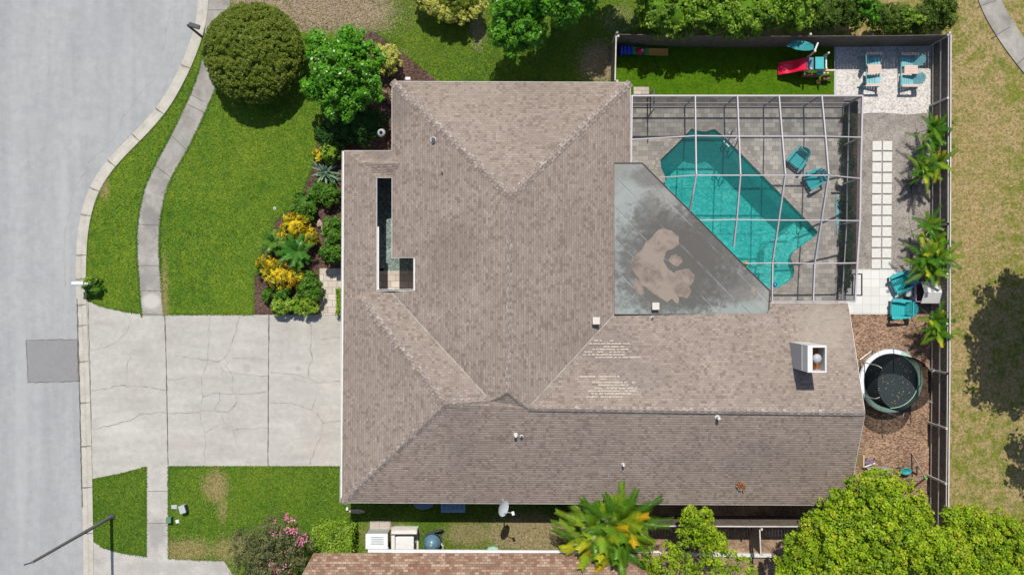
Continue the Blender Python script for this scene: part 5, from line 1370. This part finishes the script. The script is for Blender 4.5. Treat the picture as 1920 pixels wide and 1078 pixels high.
m = MB(); pts = [((TR+.0)*math.cos(a*.1309), (TR+.0)*math.sin(a*.1309), .80) for a in range(49)]; m.tube(pts, .03, 6, False); m.build('frame', M['steel'], e)
m = MB()
for a in range(48):
    a_, b_ = a*.1309, (a+1)*.1309; rn = TR-.19
    m.face([(rn*math.cos(a_),rn*math.sin(a_),.84),(rn*math.cos(b_),rn*math.sin(b_),.84),((rn-.02)*math.cos(b_),(rn-.02)*math.sin(b_),2.35),((rn-.02)*math.cos(a_),(rn-.02)*math.sin(a_),2.35)])
m.build('safety_net', M['net'], e)
for k in range(6):
    a = k*math.pi/3+.45; c, s = math.cos(a), math.sin(a); m = MB()
    m.tube([((TR+.05)*c,(TR+.05)*s,.3),((TR+.05)*c,(TR+.05)*s,2.15),((TR+.0)*c,(TR+.0)*s,2.32),((TR-.16)*c,(TR-.16)*s,2.40)], .022, 7); m.build('net_pole', M['steel'], e)
for k in range(4):
    a = k*math.pi/2+.4; c, s = math.cos(a), math.sin(a); c2, s2 = math.cos(a+.5), math.sin(a+.5); m = MB()
    m.tube([(TR*c,TR*s,.80),(TR*c,TR*s,.05),(TR*c2,TR*s2,.05),(TR*c2,TR*s2,.80)], .025, 7); m.build('leg', M['steel'], e)
r = random.Random(8); m = MB()
for i in range(60):
    a = r.uniform(0,6.28); q = TR*.82*r.random()**.5; m.cur = r.choice([(.45,.33,.2),(.3,.2,.1),(.55,.48,.3),(.35,.38,.1)])
    m.box((q*math.cos(a),q*math.sin(a),.812), (.05,.028,.006), rz=r.uniform(0,3))
o = m.build('fallen_leaves', M['leaf']); o.location = (TC.x, TC.y, 0); tag(o, 'scattered small fallen leaves lying on the black trampoline mat', 'leaves', kind='stuff')
# ---------------- lower right clutter
e = empty('timber_frame', P(1715,885,.06), 'slim leaning timber triangle frame standing on the wood chips', 'timber frame')
for a, b in (((1709,848,.05),(1735,896,1.4)),((1706,895,.9),(1737,896,1.35)),((1719,872,.75),(1720,890,.05)),((1735,896,1.4),(1715,912,.05))):
    m = MB(); m.beam(P(*a), P(*b), .06, .06); m.build('beam', M['wood'], e, True)
m = MB(); m.lathe(P(1736,896,1.38), [(.05,-.08),(.07,0),(.05,.07)], 10); m.build('joint_cap', M['green'], e, True)
e = empty('baby_swing', P(1694,881,.06), 'small teal swing seat lying on the wood chips', 'swing seat')
m = MB(); m.lathe((0,0,.18), [(.10,0),(.20,.05),(.22,.13),(.17,.14),(.12,.07)], 18, 1.25, .8); m.build('seat', M['tealdeep'], e, smooth=True)
for sd in (-1,1):
    m = MB(); m.tube([(-.15,sd*.1,.02),(-.3,sd*.15,.1),(-.42,sd*.02-.1,.03)], .02, 6); m.build('strap', M['black'], e)
m = MB(); m.box((.0,0,.11), (.3,.1,.2)); m.build('base', M['black'], e)
e = empty('storage_bench', P(1640,886,.06), 'grey slatted storage bench top beside the right end of the roof', 'bench')
m = MB()
for i in range(6): m.box((0,.28-i*.115,.62), (1.15,.108,.03))
m.build('lid', M['grwood'], e); m = MB(); m.box((0,0,.30), (1.05,.62,.60)); m.build('body', M['grwood'], e, bevel=.01)
e = empty('leaning_board', P(1609,862,1.0), 'pale yellow board leaning at the right edge of the roof', 'board')
m = MB(); m.box((.0,0,-.3), (.05,.55,1.3), Matrix.Rotation(.20,3,'Y')); m.build('panel', M['yellow'], e); m = MB(); m.box((.03,-.28,-.3), (.06,.03,1.3), Matrix.Rotation(.20,3,'Y')); m.build('edge_trim', M['brownwood'], e)
e = empty('folded_chair', P(1624,864,.06), 'lilac and dark folded garden chair on the wood chips', 'folded chair')
m = MB(); m.box((0,.05,.35), (.42,.30,.04), Matrix.Rotation(.5,3,'X')); m.build('seat', M['lavender'], e, bevel=.01)
m = MB(); m.box((.05,-.14,.25), (.55,.05,.05), Matrix.Rotation(.35,3,'Z')); m.build('armrest', M['white'], e)
for sd in (-1,1):
    m = MB(); m.beam((sd*.18,-.2,.02), (sd*.18,.25,.55), .03, .03); m.build('leg', M['black'], e)
# ---------------- side yard machines
e = empty('air_conditioner', P(763,1013,.06), 'square cream air conditioner unit sheltered by an L-shaped low white wall', 'air conditioner'); e.scale = (1.14,)*3
m = MB(); m.box((0,0,.40), (.70,.72,.74)); m.build('cabinet', M['offwhite'], e, bevel=.05)
m = MB(); m.box((0,0,.795), (.74,.76,.05)); m.build('top', M['white'], e, bevel=.04)
m = MB()
for i in range(5): m.box((.385,.2-i*.1,.45), (.03,.06,.10))
m.build('terminal', M['black'], e); m = MB(); m.box((0,0,.02), (.95,.95,.05)); m.build('pad', M['stone'], e)
e = empty('low_wall', P(761,1003,.05), 'low white L-shaped screen wall around the cream air conditioner', 'wall'); e.scale = (1.14,)*3
m = MB(); m.box((.03,.34,.45), (1.02,.10,.90)); m.build('long_wall', M['white'], e, bevel=.01)
m = MB(); m.box((-.41,-.28,.45), (.14,.99,.90)); m.build('short_wall', M['white'], e, bevel=.01)
m = MB(); m.box((.03,.42,.80), (1.04,.30,.03), Matrix.Rotation(.35,3,'X')); m.build('coping', M['offwhite'], e)
e = empty('pool_heater', P(712,1005,.05), 'white boxy pool heater with a vented top, leftmost machine in the side yard', 'pool heater'); e.scale = (1.14,)*3
m = MB(); m.box((0,.06,.38), (.86,.52,.72)); m.build('cabinet', M['grey'], e, bevel=.02)
m = MB(); m.box((-.01,.0,.76), (.90,.60,.05)); m.build('top', M['padw'], e, bevel=.015)
m = MB()
for i in range(4): m.box((.02,.18-i*.085,.795), (.5,.035,.02))
m.build('vent', M['steel'], e); m = MB(); m.box((0,-.34,.5), (.92,.06,.5), Matrix.Rotation(-.35,3,'X')); m.build('front_cover', M['white'], e, bevel=.01)
m = MB(); m.box((.03,.46,.03), (.85,.36,.06)); m.build('pad', M['entry'], e)
m = MB(); m.tube([(-.45,-.3,.2),(-.55,-.45,.12),(-.3,-.52,.1),(.2,-.5,.1)], .035, 8); m.build('pipe', M['white'], e)
e = empty('pool_filter', P(812,1011,.05), 'round blue-grey domed pool filter tank on the gravel near the neighbour gutter', 'pool filter'); e.scale = (1.14,)*3
m = MB(); m.lathe((0,0,.05), [(.30,0),(.33,.06),(.33,.42),(.345,.44),(.345,.49),(.33,.50),(.29,.66),(.20,.76),(.08,.81),(.01,.82)], 28); m.build('tank', M['bluegrey'], e, smooth=True)
m = MB(); m.lathe((0,0,.84), [(.06,0),(.06,.05),(.03,.08)], 12); m.build('valve', M['steel'], e)
m = MB(); m.tube([(.1,.25,.2),(.16,.42,.3),(.34,.46,.3),(.42,.38,.08)], .05, 8); m.build('hose', M['black'], e)
m = MB(); m.tube([(.30,-.1,.15),(.42,-.2,.2),(.42,-.4,.12)], .04, 8); m.build('pipe', M['grey'], e)
m = MB(); m.lathe((0,0,0), [(.36,0),(.38,.03),(.36,.06)], 24); m.build('base', M['dark'], e)
e = empty('wall_unit', P(850,945,1.0), 'blue-grey window air conditioner poking from under the south eave', 'air conditioner'); 
m = MB(); m.box((0,-.02,0), (1.1,.62,.42)); m.build('case', M['glass'], e, bevel=.02); m = MB()
for i in range(5): m.box((-.4+i*.2,-.03,.22), (.14,.4,.02))
m.build('louvre', M['bluegrey'], e)
e = empty('storage_tub', P(795,941,.5), 'dark blue round tub half hidden under the south eave', 'tub'); e.location.z = .05
m = MB(); m.lathe((0,0,0), [(.30,0),(.36,.55),(.33,.55),(.28,.08)], 20, 1.2, .8); m.build('body', M['glass'], e); m = MB(); m.lathe((0,0,.54), [(.34,0),(.40,.02),(.37,.05)], 20, 1.2, .8); m.build('rim', M['bluegrey'], e)
e = empty('hose_dish', P(924,1031,.05), 'small pale green oval dish on the neighbour gutter side', 'dish'); e.location = P(924,1028,.05)
m = MB(); m.lathe((0,0,0), [(.10,0),(.20,.06),(.22,.07),(.14,.03)], 20, 1.2, .7); m.build('bowl', M['pad'], e)
m = MB(); m.tube([(-.1,.1,.05),(-.05,.2,.12),(.05,.16,.05)], .02, 6); m.build('hose', M['green'], e)
e = empty('splash_stone', P(669,958,.06), 'small tan oval stone at the lower left roof corner', 'stone')
m = MB(); m.lathe((0,0,0), [(.30,0),(.34,.04),(.28,.08),(.05,.09)], 18, 1.2, .32); m.build('stone', M['rock'], e, smooth=True)
m = MB(); m.box((-.42,.15,.1), (.10,.12,.2)); m.build('downspout_foot', M['white'], e)
# ---------------- utility boxes
for (x, y, lab, mt_, sz, rz) in ((327,950,'pale flat utility lid between the path and the taller grey utility box','grey',(.28,.20,.04),0),(347,951,'small grey utility box with a dark open side on the lower lawn','grey',(.26,.34,.38),.3),
        (320,972,'small green utility box touching the path edge on the lower lawn','boxgreen',(.22,.25,.28),0),(333,977,'tiny white valve cover right of the green utility box','white',(.17,.17,.05),.2)):
    e = empty('utility_box', P(x, y, .05), lab, 'utility box', None, rz); tall = sz[2] > .1
    m = MB(); m.box((0,0,sz[2]/2), sz); m.build('body', M[mt_], e, bevel=.02)
    m = MB(); m.box((0,0,sz[2]+.01), (sz[0]*(1.08 if tall else .8), sz[1]*(1.08 if tall else .8), .02)); m.build('lid', M[mt_], e, bevel=.005)
    if tall: m = MB(); m.box((sz[0]/2+.012,0,sz[2]*.45), (.02,sz[1]*.8,sz[2]*.7)); m.build('panel', M['black'], e)
# ---------------- mailbox
e = empty('mailbox', P(179,532,.05), 'white mailbox on a post leaning over the kerb among plants', 'mailbox')
m = MB(); m.beam((0,0,-.05), (0,0,1.05), .09, .09); m.build('post', M['white'], e, bevel=.01)
m = MB(); m.beam((.1,0,.95), (-.55,0,.95), .08, .06); m.build('arm', M['white'], e)
m = MB()
prof = [(-.09,0),(-.09,.12)]+[(.09*math.cos(math.pi-a*.39), .12+.08*math.sin(a*.39)) for a in range(1,8)]+[(.09,.12),(.09,0)]
ra = [(-.02,y,1.0+z) for y, z in prof]; rb = [(-.55,y,1.0+z) for y, z in prof]
for k in range(len(prof)): m.face([ra[k], ra[(k+1)%len(prof)], rb[(k+1)%len(prof)], rb[k]])
m.face(ra); m.build('box', M['white'], e)
m = MB(); m.face([(x-.004,y,z) for x, y, z in rb]); m.box((-.57,0,1.13), (.03,.03,.03)); m.build('door', M['padw'], e)
m = MB(); m.box((-.15,.10,1.12), (.18,.012,.04)); m.build('flag', M['red'], e)
# ---------------- street lights
bs = P(210,968,0); e = empty('street_light', bs, 'tall slim dark street light pole at the lower left verge', 'street light')
m = MB(); m.tube([(0,0,0),(0,0,.5),(0,0,7.0)], [.11,.085,.055], 10); m.build('pole', M['greypole'], e)
m = MB(); m.lathe((0,0,.05), [(.16,0),(.16,.06),(.12,.10)], 12); m.build('base_plate', M['dark'], e)
d = Vector((-.9,-.25,0)).normalized(); m = MB(); m.tube([Vector((0,0,6.95)), Vector((0,0,7.02))+d*.08, Vector((0,0,7.05))+d*.3], .03, 8); m.build('arm', M['dark'], e)
bs = P(394,82,0); e = empty('street_lamp', bs, 'black street lamp head reaching over the kerb beside the round clipped tree', 'street lamp')
m = MB(); m.tube([(0,0,0),(0,0,2.9)], [.07,.05], 10); m.build('pole', M['black'], e)
hp = P(368,50,3.3)-bs; m = MB(); m.tube([Vector((0,0,2.88)), Vector((hp.x*.25,hp.y*.25,3.15)), Vector((hp.x*.8,hp.y*.8,3.30)), Vector(hp)], .035, 8); m.build('arm', M['black'], e)
m = MB(); m.box(hp+Vector((-.08,.02,0)), (.50,.20,.10), rz=-.3); m.build('lamp_head', M['dark'], e, bevel=.03)
# ---------------- small things
e = empty('globe_lantern', P(725,261,.07), 'round glass globe lantern in the dark corner below the main roof edge', 'lantern')
m = MB(); m.tube([(0,0,0),(0,0,1.5)], .04, 8); m.build('post', M['black'], e); m = MB(); m.lathe((0,0,1.5), [(.06,0),(.16,.06),(.19,.16),(.16,.27),(.05,.32)], 18); m.build('globe', M['grey'], e, smooth=True)
m = MB(); m.lathe((0,0,1.83), [(.08,0),(.06,.03),(.01,.07)], 12); m.build('finial', M['black'], e)
for (x, y, s_, lab) in ((600,420,.19,'upper of two tan rocks on the mulch by the yellow croton'),(609,431,.22,'lower greyer rock on the mulch by the yellow croton')):
    m = MB(); blob(m, (0,0,.08), (s_*.75,s_,s_*.6), int(x), 12, .2); o = m.build('rock', M['rock'], smooth=True); o.location = P(x, y, .06); tag(o, lab, 'rock')
e = empty('sprinkler', P(515,391,.055), 'tiny round white sprinkler cap on the front lawn', 'sprinkler')
m = MB(); m.lathe((0,0,0), [(.07,0),(.07,.02),(.05,.03)], 14); m.build('collar', M['stone'], e); m = MB(); m.lathe((0,0,.03), [(.03,0),(.03,.02)], 10); m.build('nozzle', M['black'], e)
e = empty('downspout_outlet', P(765,150,2.5), 'small white downspout bracket at the upper roof edge', 'downspout'); m = MB(); m.box((0,.05,0), (.22,.12,.10)); m.build('outlet', M['white'], e, bevel=.01)
m = MB(); m.box((0,.06,-1.2), (.08,.08,2.3)); m.build('pipe', M['white'], e)
e = empty('bucket', P(1572,343,.09), 'cream bucket on the deck beside the planting row', 'bucket')
m = MB(); m.lathe((0,0,0), [(.13,0),(.17,.38),(.15,.38),(.12,.05)], 20); m.build('body', M['offwhite'], e); m = MB(); m.lathe((0,0,.38), [(.175,0),(.175,.025),(.02,.035)], 20); m.build('lid', M['offwhite'], e)
e = empty('pool_float', P(1568,402,.09), 'long pale blue pool pole and net lying along the deck edge', 'pool pole')
m = MB(); m.tube([(0,.95,.04),(.02,-.9,.04)], .03, 8); m.build('pole', M['tealfade'], e); m = MB(); m.box((-.02,1.0,.04), (.45,.06,.05)); m.build('brush', M['black'], e)
m = MB(); m.box((.04,.1,.03), (.16,1.2,.05)); m.build('float', M['tealfade'], e, bevel=.02)
e = empty('pool_buoy', P(1453,534,-.02), 'dark blue floating chlorine dispenser at the bottom tip of the pool', 'pool float')
m = MB(); m.lathe((0,0,-.06), [(.04,0),(.10,.04),(.10,.08),(.04,.11)], 16); m.build('float', M['blue'], e, smooth=True); m = MB(); m.lathe((0,0,.05), [(.04,0),(.03,.03)], 10); m.build('cap', M['white'], e)
e = empty('pool_skimmer_basket', P(1398,494,-.06), 'small tan leaf basket at the pool edge under the flat roof corner', 'basket')
m = MB(); m.lathe((0,0,0), [(.08,0),(.12,.05),(.10,.08)], 14); m.build('basket', M['orange'], e); m = MB(); m.tube([(-.1,0,.08),(0,0,.15),(.1,0,.08)], .01, 6); m.build('handle', M['white'], e)

# ---------------- short grass: real blades over the lawns and along their edges
def polymask(q, A):
    r_ = np.zeros(len(q), bool); j = len(A)-1
    for i in range(len(A)):
        cnd = ((A[i,1] > q[:,1]) != (A[j,1] > q[:,1])) & (q[:,0] < (A[j,0]-A[i,0])*(q[:,1]-A[i,1])/(A[j,1]-A[i,1]+1e-9)+A[i,0]); r_ ^= cnd; j = i
    return r_
def grassfield(name, poly, n, cols, straw, dry=(), holes=(), edge=260, z=.05):
    A = np.array(poly, float); mn_, mx_ = A.min(0), A.max(0)
    mn_ = np.maximum(mn_, [-40,-60]); mx_ = np.minimum(mx_, [1960,1130])
    q = rng.uniform(mn_, mx_, (n, 2)); q = q[polymask(q, A)]
    for h_ in holes: q = q[~polymask(q, np.array(h_, float))]
    eg = []
    for a, b in zip(A, np.roll(A, -1, 0)):
        k = int(np.linalg.norm(b-a)/S*edge)
        if 0 < k < 20000: t = rng.random((k,1)); eg.append(a*(1-t)+b*t+rng.normal(size=(k,2))*1.1)
    ne = 0
    if eg: eg = np.concatenate(eg); eg = eg[(eg[:,0]>-20)&(eg[:,0]<1940)&(eg[:,1]>-20)&(eg[:,1]<1100)]; q = np.concatenate([q, eg])
    p = np.column_stack([(q[:,0]-CX)/S, -(q[:,1]-CY)/S, np.full(len(q), z+.012)+rng.uniform(0,.02,len(q))])
    c = np.array(cols)[rng.integers(0, len(cols), len(p))]*rng.uniform(.7,1.25,(len(p),1))
    X, Y = q[:,0], q[:,1]; lf_ = .5*np.sin(X*.017+1.3*np.sin(Y*.011))+.5*np.sin(Y*.021+1.1*np.sin(X*.013)+2)+.35*np.sin((X+Y)*.06+1.5*np.sin(Y*.03))
    c = c*(1+.20*lf_)[:, None]; c[:,0] *= 1+.22*lf_
    pr = np.zeros(len(p))
    for (x, y, rx, ry) in dry: pr = np.maximum(pr, np.clip(1.25-np.sqrt(((q[:,0]-x)/rx)**2+((q[:,1]-y)/ry)**2), 0, .9))
    m_ = rng.random(len(p)) < pr; st_ = np.array(straw)[rng.integers(0, len(straw), len(p))]; c[m_] = st_[m_]
    nr = rng.normal(size=p.shape)*.38+np.array([0,0,1.])
    o = leaves(name, p, nr, .085*rng.uniform(.5,1.3,len(p)), c, M['leaf'], None, aspect=.35); tag(o, kind='stuff'); return o
GC = [(.075,.180,.014),(.098,.210,.017),(.140,.245,.022),(.175,.265,.032),(.062,.145,.013)]
GD = [(.070,.165,.013),(.095,.200,.017),(.135,.235,.022),(.17,.255,.03)]
SW_ = [(.36,.29,.13),(.26,.20,.09),(.46,.38,.20)]
bedh = [(700,60),(745,92),(790,128),(826,158),(826,190),(735,200),(735,300),(640,320),(648,510),(598,505),(600,590),(478,590),(477,520),(492,470),(520,410),(560,385),(580,330),(592,300),(598,250),(612,205),(590,140),(640,80)]
grassfield('grass', [p for p in SWR if p[1] > 100]+[(308,589),(476,589),(477,520),(492,470),(520,410),(560,385),(580,330),(592,300),(598,250),(612,205),(560,62),(430,100)], 42000, GC, SW_, [(310,560,9,90)])
grassfield('grass', kr(60, 562)+[(163,562),(200,576),(240,584),(266,587)]+[p for p in SWL if p[1] > 60][::-1], 24000, GC, SW_, [(195,350,14,34)])
grassfield('grass', [(174,899),(225,889),(275,876),(275,1041),(230,1035),(195,1025),(174,1010)], 10000, GC, SW_)
grassfield('grass', [(317,875),(640,875),(645,945),(670,960),(670,1034),(590,1036),(440,1060),(420,1049),(370,1048),(317,1045)], 30000, GC, SW_, [(405,912,28,36),(418,950,10,30),(350,1030,70,26),(440,1030,60,30)])
grassfield('grass', [(434,45),(434,-40),(1235,-40),(1235,62),(1152,64),(1146,152),(830,152),(790,128),(745,92),(700,60)], 56000, GD, [(.42,.33,.22),(.30,.22,.14),(.52,.44,.33)], [(590,15,190,62),(480,0,100,40),(690,25,70,50),(1125,120,46,46),(895,55,18,40)], edge=60)
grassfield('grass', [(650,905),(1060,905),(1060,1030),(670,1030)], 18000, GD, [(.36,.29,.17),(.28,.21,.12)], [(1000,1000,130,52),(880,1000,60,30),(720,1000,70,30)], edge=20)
